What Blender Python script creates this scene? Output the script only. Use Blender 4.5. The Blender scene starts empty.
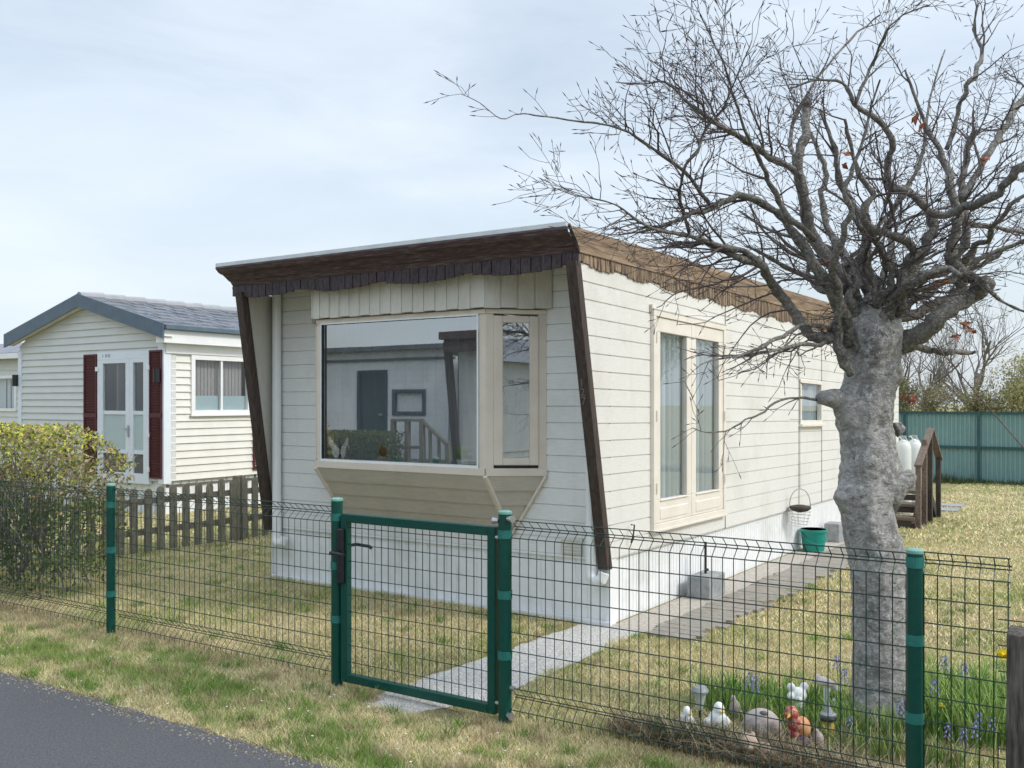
import bpy, math, random
import numpy as np
from mathutils import Vector, noise
random.seed(7)
RS = np.random.RandomState(11)
TH = math.radians(33.2); CT, ST = math.cos(TH), math.sin(TH)
F, HR, CH = 944.0, 402.0, 1.7
S = bpy.context.scene
COL = S.collection

# ------------------------------------------------------------------ pixel -> place
def ray(px):
    a = (px-512)/F
    return a*CT-ST, a*ST+CT
def PS(px, py, s):
    X, Y = ray(px)
    return Vector((X*s, Y*s, CH-(py-HR)*s/F))
def PY(px, Y, py=HR):
    return PS(px, py, Y/ray(px)[1])
def PXp(px, X, py=HR):
    return PS(px, py, X/ray(px)[0])
def PG(px, py, z=0.0):
    return PS(px, py, F*(CH-z)/(py-HR))
SL = 0.0133
def gz(Y):
    return -SL*max(0.0, min(Y, 60)-6.4)

# ------------------------------------------------------------------ materials
def mat(name):
    m = bpy.data.materials.new(name); m.use_nodes = True
    nt = m.node_tree; b = nt.nodes['Principled BSDF']
    return m, nt, b
def simple(name, c1, c2=None, scale=8, rough=.6, bump=0., bscale=None, stretch=(1, 1, 1), metal=0., detail=6, lo=.35, hi=.65, spec=.4, bdist=.01):
    m, nt, b = mat(name)
    N, L = nt.nodes, nt.links
    tc = N.new('ShaderNodeTexCoord'); mp = N.new('ShaderNodeMapping')
    mp.inputs['Scale'].default_value = stretch
    L.new(tc.outputs['Object'], mp.inputs[0])
    b.inputs['Roughness'].default_value = rough
    b.inputs['Metallic'].default_value = metal
    b.inputs['Specular IOR Level'].default_value = spec
    b.inputs['Base Color'].default_value = (*c1, 1)
    if c2:
        n = N.new('ShaderNodeTexNoise'); n.inputs['Scale'].default_value = scale; n.inputs['Detail'].default_value = detail
        n.inputs['Roughness'].default_value = .65
        L.new(mp.outputs[0], n.inputs['Vector'])
        r = N.new('ShaderNodeValToRGB'); r.color_ramp.elements[0].position = lo; r.color_ramp.elements[1].position = hi
        r.color_ramp.elements[0].color = (*c1, 1); r.color_ramp.elements[1].color = (*c2, 1)
        L.new(n.outputs['Fac'], r.inputs[0]); L.new(r.outputs[0], b.inputs['Base Color'])
    if bump:
        n2 = N.new('ShaderNodeTexNoise'); n2.inputs['Scale'].default_value = bscale or scale*3; n2.inputs['Detail'].default_value = 8
        L.new(mp.outputs[0], n2.inputs['Vector'])
        bp = N.new('ShaderNodeBump'); bp.inputs['Strength'].default_value = bump; bp.inputs['Distance'].default_value = bdist
        L.new(n2.outputs['Fac'], bp.inputs['Height']); L.new(bp.outputs[0], b.inputs['Normal'])
    return m
def siding_mat(name, c1, c2, stretch, dirt=(.45, .43, .36)):
    m, nt, b = mat(name); N, L = nt.nodes, nt.links
    tc = N.new('ShaderNodeTexCoord')
    mp = N.new('ShaderNodeMapping'); mp.inputs['Scale'].default_value = stretch
    L.new(tc.outputs['Object'], mp.inputs[0])
    n = N.new('ShaderNodeTexNoise'); n.inputs['Scale'].default_value = 9; n.inputs['Detail'].default_value = 8
    L.new(mp.outputs[0], n.inputs['Vector'])
    n1 = N.new('ShaderNodeTexNoise'); n1.inputs['Scale'].default_value = 1.3; n1.inputs['Detail'].default_value = 7
    n1.inputs['Roughness'].default_value = .7
    L.new(tc.outputs['Object'], n1.inputs['Vector'])
    r = N.new('ShaderNodeValToRGB'); r.color_ramp.elements[0].color = (*c1, 1); r.color_ramp.elements[1].color = (*c2, 1)
    r.color_ramp.elements[0].position = .3; r.color_ramp.elements[1].position = .7
    L.new(n.outputs['Fac'], r.inputs[0])
    r2 = N.new('ShaderNodeValToRGB'); r2.color_ramp.elements[0].position = .5; r2.color_ramp.elements[1].position = .82
    r2.color_ramp.elements[0].color = (0, 0, 0, 1); r2.color_ramp.elements[1].color = (.55, .55, .55, 1)
    L.new(n1.outputs['Fac'], r2.inputs[0])
    mq = N.new('ShaderNodeMapping'); mq.inputs['Scale'].default_value = (4, 4, .35); L.new(tc.outputs['Object'], mq.inputs[0])
    nq = N.new('ShaderNodeTexNoise'); nq.inputs['Scale'].default_value = 2.2; nq.inputs['Detail'].default_value = 8; nq.inputs['Roughness'].default_value = .7; L.new(mq.outputs[0], nq.inputs['Vector'])
    rq = N.new('ShaderNodeValToRGB'); rq.color_ramp.elements[0].position = .55; rq.color_ramp.elements[1].position = .9
    rq.color_ramp.elements[0].color = (0, 0, 0, 1); rq.color_ramp.elements[1].color = (.28, .28, .28, 1); L.new(nq.outputs['Fac'], rq.inputs[0])
    mz = N.new('ShaderNodeMix'); mz.data_type = 'RGBA'; L.new(rq.outputs[0], mz.inputs[0]); L.new(r.outputs[0], mz.inputs[6]); mz.inputs[7].default_value = (dirt[0]*.85, dirt[1]*.9, dirt[2]*.8, 1)
    mx = N.new('ShaderNodeMix'); mx.data_type = 'RGBA'
    L.new(r2.outputs[0], mx.inputs[0]); L.new(mz.outputs[2], mx.inputs[6]); mx.inputs[7].default_value = (*dirt, 1)
    L.new(mx.outputs[2], b.inputs['Base Color'])
    bp = N.new('ShaderNodeBump'); bp.inputs['Strength'].default_value = .45; bp.inputs['Distance'].default_value = .004
    n3 = N.new('ShaderNodeTexNoise'); n3.inputs['Scale'].default_value = 22; n3.inputs['Detail'].default_value = 6
    L.new(mp.outputs[0], n3.inputs['Vector'])
    L.new(n3.outputs['Fac'], bp.inputs['Height']); L.new(bp.outputs[0], b.inputs['Normal'])
    b.inputs['Roughness'].default_value = .55; b.inputs['Specular IOR Level'].default_value = .35
    return m
def attr_mat(name, rough=.6, trans=.0, spec=.2):
    """colour from the 'tint' attribute: every leaf or blade has its own hue"""
    m, nt, b = mat(name); N, L = nt.nodes, nt.links
    a = N.new('ShaderNodeAttribute'); a.attribute_name = 'tint'
    L.new(a.outputs['Color'], b.inputs['Base Color'])
    b.inputs['Roughness'].default_value = rough; b.inputs['Specular IOR Level'].default_value = spec
    if trans:
        t = N.new('ShaderNodeBsdfTranslucent'); L.new(a.outputs['Color'], t.inputs['Color'])
        mx = N.new('ShaderNodeMixShader'); mx.inputs[0].default_value = trans
        out = N['Material Output']
        L.new(b.outputs[0], mx.inputs[1]); L.new(t.outputs[0], mx.inputs[2]); L.new(mx.outputs[0], out.inputs[0])
    return m
def glass_mat(name, refl=.3, tint=(.86, .9, .92)):
    m = bpy.data.materials.new(name); m.use_nodes = True; nt = m.node_tree; N, L = nt.nodes, nt.links
    N.remove(N['Principled BSDF']); out = N['Material Output']
    t = N.new('ShaderNodeBsdfTransparent'); t.inputs[0].default_value = (*tint, 1)
    g = N.new('ShaderNodeBsdfGlossy'); g.inputs['Roughness'].default_value = .0; g.inputs['Color'].default_value = (.93, .97, 1, 1)
    fr = N.new('ShaderNodeLayerWeight'); fr.inputs[0].default_value = .5
    pw = N.new('ShaderNodeMath'); pw.operation = 'POWER'; pw.inputs[1].default_value = 4; L.new(fr.outputs['Facing'], pw.inputs[0])
    ad = N.new('ShaderNodeMath'); ad.operation = 'MULTIPLY_ADD'; ad.use_clamp = True; ad.inputs[1].default_value = .7; ad.inputs[2].default_value = refl
    L.new(pw.outputs[0], ad.inputs[0])
    mx = N.new('ShaderNodeMixShader'); L.new(ad.outputs[0], mx.inputs[0]); L.new(t.outputs[0], mx.inputs[1]); L.new(g.outputs[0], mx.inputs[2])
    tc = N.new('ShaderNodeTexCoord'); n = N.new('ShaderNodeTexNoise'); n.inputs['Scale'].default_value = 1.2; n.inputs['Detail'].default_value = 1
    L.new(tc.outputs['Object'], n.inputs['Vector'])
    bp = N.new('ShaderNodeBump'); bp.inputs['Strength'].default_value = .05; bp.inputs['Distance'].default_value = .01
    L.new(n.outputs['Fac'], bp.inputs['Height']); L.new(bp.outputs[0], g.inputs['Normal'])
    L.new(mx.outputs[0], out.inputs[0])
    return m
def net_mat(name, c, alpha):
    m, nt, b = mat(name); N, L = nt.nodes, nt.links
    b.inputs['Base Color'].default_value = (*c, 1); b.inputs['Roughness'].default_value = .9
    tl = N.new('ShaderNodeBsdfTranslucent'); tl.inputs[0].default_value = (*c, 1)
    m1 = N.new('ShaderNodeMixShader'); m1.inputs[0].default_value = .4
    L.new(b.outputs[0], m1.inputs[1]); L.new(tl.outputs[0], m1.inputs[2])
    t = N.new('ShaderNodeBsdfTransparent'); mx = N.new('ShaderNodeMixShader'); mx.inputs[0].default_value = alpha
    L.new(t.outputs[0], mx.inputs[1]); L.new(m1.outputs[0], mx.inputs[2]); L.new(mx.outputs[0], N['Material Output'].inputs[0])
    return m

M = {}
M['siding_front'] = siding_mat('cream_siding_front', (.70, .71, .70), (.79, .80, .785), (1.2, 1, 14))
M['siding_side'] = siding_mat('cream_siding_side', (.69, .685, .655), (.77, .765, .735), (1, 1.2, 14))
M['opp_siding'] = siding_mat('white_siding', (.80, .82, .82), (.86, .875, .87), (1.2, 1, 14))
M['opp_trim'] = simple('grey_trim', (.12, .13, .14), (.17, .18, .19), 5, .6)
M['batten'] = siding_mat('cream_batten', (.60, .58, .52), (.70, .68, .62), (10, 10, 1))
M['taupe'] = siding_mat('taupe_boards', (.50, .465, .405), (.58, .545, .48), (1.2, 1, 14), (.33, .30, .25))
M['cream_frame'] = simple('cream_frame_paint', (.66, .59, .50), (.72, .655, .565), 5, .45, .1, 40)
M['beige_frame'] = simple('beige_frame_paint', (.72, .675, .60), (.79, .75, .675), 5, .45, .1, 40)
M['skirt'] = siding_mat('white_skirting', (.76, .78, .79), (.83, .845, .85), (1.5, 1.5, 1.5), (.42, .42, .36))
M['brown'] = simple('shaded_brown_paint', (.080, .050, .052), (.27, .205, .20), 7, .6, .6, 22, (1.2, 6, 14), lo=.48, hi=.78)  # fascia brown darkened: the shade on the front is put into the colour
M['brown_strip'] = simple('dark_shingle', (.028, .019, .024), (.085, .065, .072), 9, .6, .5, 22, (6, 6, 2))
M['tan'] = simple('weathered_sunlit_tan_wood', (.15, .10, .068), (.42, .315, .22), 4, .75, .5, 25, (14, .8, 16))  # side fascia: wear plus the sunlit brightness, both put into the colour
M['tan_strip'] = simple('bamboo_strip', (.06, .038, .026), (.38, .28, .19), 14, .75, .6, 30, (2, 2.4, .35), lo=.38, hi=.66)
M['post_brown'] = simple('post_brown', (.035, .022, .02), (.085, .062, .05), 6, .6, .5, 25, (9, 9, 1))
M['metal_trim'] = simple('aluminium_trim', (.55, .57, .58), (.66, .68, .69), 6, .35, 0, metal=.3)
M['white'] = simple('white_plastic', (.78, .80, .80), (.84, .85, .85), 4, .35)
M['soffit'] = simple('soffit_white', (.72, .70, .62), (.64, .62, .54), 2, .6)
M['glass'] = glass_mat('window_glass', .40)
M['glass_side'] = glass_mat('french_glass', .14)
M['glass_far'] = glass_mat('far_glass', .12)
M['net'] = net_mat('net_curtain', (.74, .80, .84), .5)
M['curtain'] = net_mat('white_curtain', (.88, .92, .93), .97)
M['dark'] = simple('dark_interior', (.10, .10, .095), (.16, .15, .14), 3, .8)
M['green'] = simple('green_coating', (.001, .055, .042), (.003, .070, .053), 30, .32, .05, 80)
M['clamp'] = simple('green_clamp', (.015, .15, .13), (.03, .18, .155), 30, .4)
M['cap'] = simple('post_cap', (.16, .36, .30), (.22, .42, .36), 30, .4)
M['wire'] = simple('mesh_wire', (.006, .030, .024), (.012, .045, .036), 30, .4)
M['black'] = simple('black_plastic', (.014, .014, .018), (.025, .025, .03), 20, .35)
M['steel'] = simple('galvanised', (.42, .43, .44), (.5, .5, .5), 20, .35, metal=.7)
M['maroon'] = simple('maroon_shutter', (.070, .014, .022), (.10, .022, .03), 10, .5)
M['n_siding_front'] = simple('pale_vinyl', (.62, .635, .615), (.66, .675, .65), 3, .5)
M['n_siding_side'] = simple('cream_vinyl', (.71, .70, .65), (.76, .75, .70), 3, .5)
M['slate_trim'] = simple('blue_grey_trim', (.085, .125, .165), (.11, .155, .20), 6, .45)
M['upvc'] = simple('white_upvc', (.70, .76, .82), (.75, .80, .85), 5, .3)
M['fog_glass'] = simple('frosted_film', (.42, .52, .53), (.48, .57, .57), 2, .3)
M['blind'] = simple('vertical_blind', (.22, .19, .19), (.30, .27, .26), 40, .7, stretch=(1, 1, .02))
M['grey_wood'] = simple('weathered_picket', (.13, .118, .09), (.29, .265, .205), 9, .85, .6, 25, (8, 8, 1.2))
M['step_wood'] = simple('step_wood', (.11, .08, .062), (.21, .165, .135), 8, .8, .5, 25, (4, 4, 4))
M['stake'] = simple('stake_wood', (.04, .036, .032), (.16, .14, .12), 7, .85, .8, 22, (7, 7, .8))
M['dark_wood'] = simple('dark_step_wood', (.035, .028, .024), (.075, .06, .05), 8, .8, .5, 25)
M['corr'] = simple('teal_sheet', (.19, .32, .315), (.22, .36, .35), 1.5, .5, .05, 10)
M['corr_dark'] = simple('teal_rail', (.02, .075, .085), (.03, .095, .10), 3, .5)
M['block'] = simple('concrete_block', (.24, .25, .26), (.36, .37, .37), 12, .9, .6, 60)
M['bucket'] = simple('green_plastic', (.012, .24, .19), (.02, .28, .22), 6, .35)
M['stone'] = simple('pink_stone', (.30, .26, .245), (.46, .41, .385), 14, .9, .6, 40)
M['stone2'] = simple('beige_stone', (.36, .27, .20), (.52, .41, .32), 18, .9, .6, 50)
M['fig_white'] = simple('white_glaze', (.70, .73, .72), (.80, .82, .80), 20, .3)
M['fig_yellow'] = simple('yellow_glaze', (.62, .42, .05), (.70, .50, .12), 20, .4)
M['fig_red'] = simple('red_glaze', (.33, .05, .05), (.58, .38, .24), 44, .5, lo=.47, hi=.6)
M['fig_orange'] = simple('orange_glaze', (.55, .17, .06), (.62, .40, .2), 26, .4)
M['fig_purple'] = simple('purple_glaze', (.05, .03, .09), (.10, .06, .14), 26, .4)
M['grey_plastic'] = simple('grey_plastic', (.20, .22, .23), (.28, .30, .31), 20, .4)
M['straw'] = simple('straw_stalk', (.42, .36, .22), (.52, .46, .30), 20, .7)
M['rust_leaf'] = simple('rust_leaf', (.24, .075, .035), (.36, .14, .08), 20, .7)
M['purple_flower'] = simple('bluebell', (.16, .15, .36), (.30, .30, .52), 20, .6)
M['yellow_flower'] = simple('yellow_petal', (.85, .62, .02), (.9, .7, .05), 20, .5)
M['stem_green'] = simple('stem_green', (.07, .17, .03), (.10, .24, .05), 20, .5)
M['gas'] = simple('white_cylinder', (.66, .70, .68), (.74, .77, .75), 5, .35)
M['grass'] = attr_mat('grass_blades', .65, .25)
M['leaf'] = attr_mat('leaf_blades', .5, .3, .3)
M['pink_white'] = simple('butterfly_wing', (.86, .78, .78), (.90, .85, .85), 30, .5)
M['numeral'] = simple('pale_numeral', (.16, .13, .12), (.20, .17, .16), 20, .5)
M['plant_green'] = simple('artificial_leaf', (.22, .42, .12), (.35, .55, .2), 30, .5)

# bark: grey with lichen and dark furrows
def bark_mat(name, c1, c2, c3, sc=6, bump=.8, pit=(.05, .045, .04)):
    m, nt, b = mat(name); N, L = nt.nodes, nt.links
    tc = N.new('ShaderNodeTexCoord')
    n = N.new('ShaderNodeTexNoise'); n.inputs['Scale'].default_value = sc; n.inputs['Detail'].default_value = 10; n.inputs['Roughness'].default_value = .7
    L.new(tc.outputs['Object'], n.inputs['Vector'])
    v = N.new('ShaderNodeTexNoise'); v.inputs['Scale'].default_value = sc*9; v.inputs['Detail'].default_value = 6; v.inputs['Roughness'].default_value = .8
    L.new(tc.outputs['Object'], v.inputs['Vector'])
    r = N.new('ShaderNodeValToRGB'); e = r.color_ramp.elements
    e[0].position = .36; e[0].color = (*c1, 1); e[1].position = .62; e[1].color = (*c2, 1)
    L.new(n.outputs['Fac'], r.inputs[0])
    r2 = N.new('ShaderNodeValToRGB'); r2.color_ramp.elements[0].position = .48; r2.color_ramp.elements[1].position = .62
    L.new(v.outputs['Fac'], r2.inputs[0])
    mx = N.new('ShaderNodeMix'); mx.data_type = 'RGBA'; L.new(r2.outputs[0], mx.inputs[0]); L.new(r.outputs[0], mx.inputs[6]); mx.inputs[7].default_value = (*c3, 1)
    mp = N.new('ShaderNodeMapping'); mp.inputs['Scale'].default_value = (1, 1, 2.2); L.new(tc.outputs['Object'], mp.inputs[0])
    w = N.new('ShaderNodeTexNoise'); w.inputs['Scale'].default_value = sc*5.5; w.inputs['Detail'].default_value = 9; w.inputs['Roughness'].default_value = .75; w.inputs['Distortion'].default_value = .6
    L.new(mp.outputs[0], w.inputs['Vector'])
    r3 = N.new('ShaderNodeValToRGB'); r3.color_ramp.elements[0].position = .36; r3.color_ramp.elements[1].position = .46
    r3.color_ramp.elements[0].color = (.85, .85, .85, 1); r3.color_ramp.elements[1].color = (0, 0, 0, 1)
    L.new(w.outputs['Fac'], r3.inputs[0])
    my = N.new('ShaderNodeMix'); my.data_type = 'RGBA'; L.new(r3.outputs[0], my.inputs[0]); L.new(mx.outputs[2], my.inputs[6]); my.inputs[7].default_value = (*pit, 1)
    L.new(my.outputs[2], b.inputs['Base Color'])
    ad0 = N.new('ShaderNodeMath'); ad0.operation = 'ADD'; L.new(n.outputs['Fac'], ad0.inputs[0]); L.new(v.outputs['Fac'], ad0.inputs[1])
    ad = N.new('ShaderNodeMath'); ad.operation = 'ADD'; L.new(ad0.outputs[0], ad.inputs[0]); L.new(w.outputs['Fac'], ad.inputs[1])
    bp = N.new('ShaderNodeBump'); bp.inputs['Strength'].default_value = bump; bp.inputs['Distance'].default_value = .02
    L.new(ad.outputs[0], bp.inputs['Height']); L.new(bp.outputs[0], b.inputs['Normal'])
    b.inputs['Roughness'].default_value = .85; b.inputs['Specular IOR Level'].default_value = .2
    return m
M['bark'] = bark_mat('grey_bark', (.25, .24, .23), (.53, .52, .50), (.72, .71, .69), 4.2, 1., (.10, .095, .09))
M['limb'] = bark_mat('limb_bark', (.09, .083, .075), (.22, .21, .19), (.36, .35, .32), 6, .6)
M['twig'] = simple('twig_bark', (.055, .042, .044), (.12, .098, .095), 12, .7)
M['far_bark'] = simple('far_bark', (.13, .115, .10), (.20, .18, .16), 12, .8)
M['willow_bark'] = simple('willow_bark', (.14, .135, .06), (.19, .18, .09), 12, .8)

# ------------------------------------------------------------------ mesh builder
SPLIT = {'corner_trim', 'corner_strip', 'panel_joint', 'clamp', 'pipe_clip', 'hinge', 'hinge_bolt', 'eave_soffit', 'white_fascia', 'inner_wall', 'rear_wall', 'feet', 'casement_bar', 'drip_rail', 'riser_board', 'stringer', 'handrail', 'house_wall', 'glazing_bead'}
class MB:
    def __init__(s): s.v = []; s.f = []; s.c = []; s.smooth = False
    def quad(s, a, b, c, d, col=None):
        i = len(s.v); s.v += [tuple(a), tuple(b), tuple(c), tuple(d)]; s.f.append((i, i+1, i+2, i+3)); s.c.append(col)
    def poly(s, pts):
        i = len(s.v); s.v += [tuple(p) for p in pts]; s.f.append(tuple(range(i, i+len(pts)))); s.c.append(None)
    def box(s, x0, x1, y0, y1, z0, z1):
        s.hexa([(x0, y0, z0), (x1, y0, z0), (x1, y1, z0), (x0, y1, z0), (x0, y0, z1), (x1, y0, z1), (x1, y1, z1), (x0, y1, z1)])
        return s
    def hexa(s, p):
        i = len(s.v); s.v += [tuple(q) for q in p]
        for f in ((0, 3, 2, 1), (4, 5, 6, 7), (0, 1, 5, 4), (1, 2, 6, 5), (2, 3, 7, 6), (3, 0, 4, 7)):
            s.f.append(tuple(i+k for k in f)); s.c.append(None)
        return s
    def bar(s, a, b, w, d, up=(0, 0, 1)):
        a, b = Vector(a), Vector(b); t = (b-a).normalized(); u = Vector(up)
        x = t.cross(u)
        if x.length < 1e-4: x = t.cross(Vector((0, 1, 0)))
        x.normalize(); y = x.cross(t).normalized(); x *= w/2; y *= d/2
        s.hexa([a-x-y, a+x-y, a+x+y, a-x+y, b-x-y, b+x-y, b+x+y, b-x+y]); return s
    def tube(s, pts, rad, n=8, cap=True):
        pts = [Vector(p) for p in pts]
        if not hasattr(rad, '__len__'): rad = [rad]*len(pts)
        base = len(s.v); prev = None
        for k, p in enumerate(pts):
            t = (pts[min(k+1, len(pts)-1)]-pts[max(k-1, 0)])
            t = t.normalized() if t.length > 1e-9 else Vector((0, 0, 1))
            if prev is None:
                u = t.cross(Vector((0, 0, 1)) if abs(t.z) < .9 else Vector((1, 0, 0))).normalized()
            else:
                u = prev-t*prev.dot(t)
                u = u.normalized() if u.length > 1e-6 else t.orthogonal().normalized()
            prev = u; w = t.cross(u)
            for j in range(n):
                an = 2*math.pi*j/n
                s.v.append(tuple(p+(u*math.cos(an)+w*math.sin(an))*rad[k]))
        for k in range(len(pts)-1):
            for j in range(n):
                a = base+k*n+j; b = base+k*n+(j+1) % n
                s.f.append((a, b, b+n, a+n)); s.c.append(None)
        if cap:
            s.f.append(tuple(base+j for j in range(n))[::-1]); s.c.append(None)
            e = base+(len(pts)-1)*n
            s.f.append(tuple(e+j for j in range(n))); s.c.append(None)
        return s
    def cyl(s, x, y, z0, z1, r, n=20): return s.tube([(x, y, z0), (x, y, z1)], r, n)
    def lathe(s, x, y, prof, n=24):
        return s.tube([(x, y, z) for r, z in prof], [r for r, z in prof], n)
    def ell(s, c, r, n=14, m=9, rot=None):
        c = Vector(c); base = len(s.v)
        for i in range(m+1):
            ph = math.pi*i/m
            for j in range(n):
                an = 2*math.pi*j/n
                q = Vector((r[0]*math.sin(ph)*math.cos(an), r[1]*math.sin(ph)*math.sin(an), r[2]*math.cos(ph)))
                if rot: q.rotate(rot)
                s.v.append(tuple(c+q))
        for i in range(m):
            for j in range(n):
                a = base+i*n+j; b = base+i*n+(j+1) % n
                s.f.append((a, a+n, b+n, b)); s.c.append(None)
        return s
    def islands(s):
        par = list(range(len(s.v)))
        def fd(a):
            while par[a] != a: par[a] = par[par[a]]; a = par[a]
            return a
        for f in s.f:
            for k in f[1:]: par[fd(f[0])] = fd(k)
        out = {}
        for f, c in zip(s.f, s.c): out.setdefault(fd(f[0]), []).append((f, c))
        for fs in out.values():
            q = MB(); mp = {}
            for f, c in fs:
                q.f.append(tuple(mp.setdefault(k, len(mp)) for k in f)); q.c.append(c)
            q.v = [s.v[k] for k in sorted(mp, key=mp.get)]; yield q
    def build(s, name, m, parent=None, base=None, smooth=False, bevel=0, remesh=0):
        if name in SPLIT:
            for q in s.islands(): o = q.build1(name, m, parent, base, smooth, bevel, remesh)
            return o
        return s.build1(name, m, parent, base, smooth, bevel, remesh)
    def build1(s, name, m, parent=None, base=None, smooth=False, bevel=0, remesh=0):
        if parent is not None:
            r = parent
            off = Vector((0, 0, 0))
            while r is not None: off += r.location; r = r.parent
        else: off = Vector(base) if base is not None else Vector((0, 0, 0))
        me = bpy.data.meshes.new(name)
        v = np.array(s.v, dtype=np.float64)-np.array(off)
        top = parent
        while top is not None and top.parent is not None: top = top.parent
        if top is not None and top.name == 'mobile_home': v[:, 2] -= SL*v[:, 1]
        me.from_pydata(v.tolist(), [], s.f); me.materials.append(M[m] if isinstance(m, str) else m)
        if smooth or s.smooth: me.polygons.foreach_set('use_smooth', [True]*len(me.polygons))
        if any(c is not None for c in s.c):
            at = me.color_attributes.new('tint', 'FLOAT_COLOR', 'CORNER')
            arr = []
            for c, f in zip(s.c, s.f):
                arr += list((*(c or (.1, .1, .1)), 1))*len(f)
            at.data.foreach_set('color', arr)
        me.update()
        o = bpy.data.objects.new(name, me); COL.objects.link(o)
        if parent is not None: o.parent = parent
        else: o.location = off
        if bevel:
            b = o.modifiers.new('Bevel', 'BEVEL'); b.width = bevel; b.segments = 2; b.limit_method = 'ANGLE'
        if remesh:
            b = o.modifiers.new('Remesh', 'REMESH'); b.mode = 'VOXEL'; b.voxel_size = remesh; b.use_smooth_shade = True
        return o
def tag(o, label=None, cat=None, group=None, kind=None):
    if label: o['label'] = label
    if cat: o['category'] = cat
    if group: o['group'] = group
    if kind: o['kind'] = kind
    return o
def empty(name, loc, label, cat, group=None):
    o = bpy.data.objects.new(name, None); o.location = loc; o.empty_display_size = .2; COL.objects.link(o)
    return tag(o, label, cat, group)
def np_mesh(name, V, Fn, colors, m, loc=(0, 0, 0), parent=None):
    """V (n,k,3) faces of k verts each; colours (n,3)"""
    n, k, _ = V.shape
    me = bpy.data.meshes.new(name)
    me.vertices.add(n*k); me.vertices.foreach_set('co', V.reshape(-1))
    me.loops.add(n*k); me.loops.foreach_set('vertex_index', np.arange(n*k, dtype=np.int32))
    me.polygons.add(n); me.polygons.foreach_set('loop_start', np.arange(0, n*k, k, dtype=np.int32)); me.polygons.foreach_set('loop_total', np.full(n, k, dtype=np.int32))
    me.materials.append(M[m])
    me.update(calc_edges=True)
    at = me.color_attributes.new('tint', 'FLOAT_COLOR', 'POINT')
    c = np.ones((n, k, 4), dtype=np.float32); c[:, :, :3] = colors[:, None, :]
    at.data.foreach_set('color', c.reshape(-1))
    o = bpy.data.objects.new(name, me); COL.objects.link(o); o.location = loc
    if parent: o.parent = parent
    return o

# ------------------------------------------------------------------ siding with openings
def siding(mb, axis, plane, out, a0, a1, z0, z1, openings=(), pitch=.129, groove=.010, depth=.010, ref=None, a0f=None, lap=0., topf=None):
    """horizontal boards on a wall. axis 'x' or 'y' = direction of the wall; out = +-1 outward on the other axis"""
    ref = z0 if ref is None else ref
    k0 = math.floor((z0-ref)/pitch)-1; k1 = math.ceil((z1-ref)/pitch)+1
    def P(a, z, o):
        return (a, plane+out*o, z) if axis == 'x' else (plane+out*o, a, z)
    for k in range(k0, k1):
        zb = ref+k*pitch; zt = zb+pitch
        if lap: prof = [(zb, 0), (zb+.001, lap), (zt, .0)]
        else: prof = [(zb, -depth), (zb+groove*.5, -depth), (zb+groove, 0), (zt, 0)]
        cuts = sorted(set([z for z, _ in prof]+[z for op in openings for z in (op[2], op[3])]+[z0, z1]))
        def off(z):
            for (za, oa), (zc, oc) in zip(prof, prof[1:]):
                if za-1e-9 <= z <= zc+1e-9: return oa+(oc-oa)*(z-za)/(zc-za)
            return 0
        pz = [z for z in cuts if zb-1e-9 <= z <= zt+1e-9 and z0-1e-9 <= z <= z1+1e-9]
        for za, zc in zip(pz, pz[1:]):
            if zc-za < 1e-5: continue
            zm = (za+zc)/2
            s0 = a0 if a0f is None else None
            iv = [(a0, a1)]
            for op in openings:
                if op[2] < zm < op[3]:
                    niv = []
                    for (u, w) in iv:
                        if op[0] > u: niv.append((u, min(w, op[0])))
                        if op[1] < w: niv.append((max(u, op[1]), w))
                    iv = [q for q in niv if q[1]-q[0] > 1e-4]
            for (u, w) in iv:
                ua = uc = u
                if a0f and abs(u-a0) < 1e-9: ua, uc = a0f(za), a0f(zc)
                wa = wc = w
                if topf:
                    la, ra = topf(za); lc, rc = topf(zc)
                    if ra-la <= .02: continue
                    ua, wa = max(u, la), min(w, ra); uc, wc = max(u, lc), min(w, rc)
                    if wc < uc: uc = wc = (lc+rc)/2
                    if wa <= ua: continue
                mb.quad(P(ua, za, off(za+1e-7)), P(wa, za, off(za+1e-7)), P(wc, zc, off(zc-1e-7)), P(uc, zc, off(zc-1e-7)))
        if lap is None: pass
        # closing lip where next board starts
        if not lap and z0 <= zt <= z1 and not topf:
            iv = [(a0, a1)]
            for op in openings:
                if op[2] < zt < op[3]:
                    iv = [q for (u, w) in iv for q in ((u, min(w, op[0])), (max(u, op[1]), w)) if q[1]-q[0] > 1e-4]
            for (u, w) in iv:
                uu = a0f(zt) if (a0f and abs(u-a0) < 1e-9) else u
                mb.quad(P(uu, zt, 0), P(w, zt, 0), P(w, zt, -depth), P(uu, zt, -depth))
def ribs(mb, axis, plane, out, a0, a1, z0, z1, pitch, depth=.012, gap=.3):
    n = max(1, round((a1-a0)/pitch)); p = (a1-a0)/n
    def P(a, z, o): return (a, plane+out*o, z) if axis == 'x' else (plane+out*o, a, z)
    pts = []
    for k in range(n):
        u = a0+k*p
        pts += [(u, 0), (u+p*gap*.3, -depth), (u+p*gap*.7, -depth), (u+p*gap, 0)]
    pts.append((a1, 0))
    for (u, o), (w, q) in zip(pts, pts[1:]):
        mb.quad(P(u, z0, o), P(w, z0, q), P(w, z1, q), P(u, z1, o))
def frame_x(mb, X0, X1, Z0, Z1, y, d, w, wt=None, wb=None):
    """rectangular frame in an XZ plane, from y-d to y"""
    wt = wt or w; wb = wb or w
    mb.box(X0, X0+w, y-d, y, Z0+wb, Z1-wt).box(X1-w, X1, y-d, y, Z0+wb, Z1-wt).box(X0, X1, y-d, y, Z1-wt, Z1).box(X0, X1, y-d, y, Z0, Z0+wb)
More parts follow.
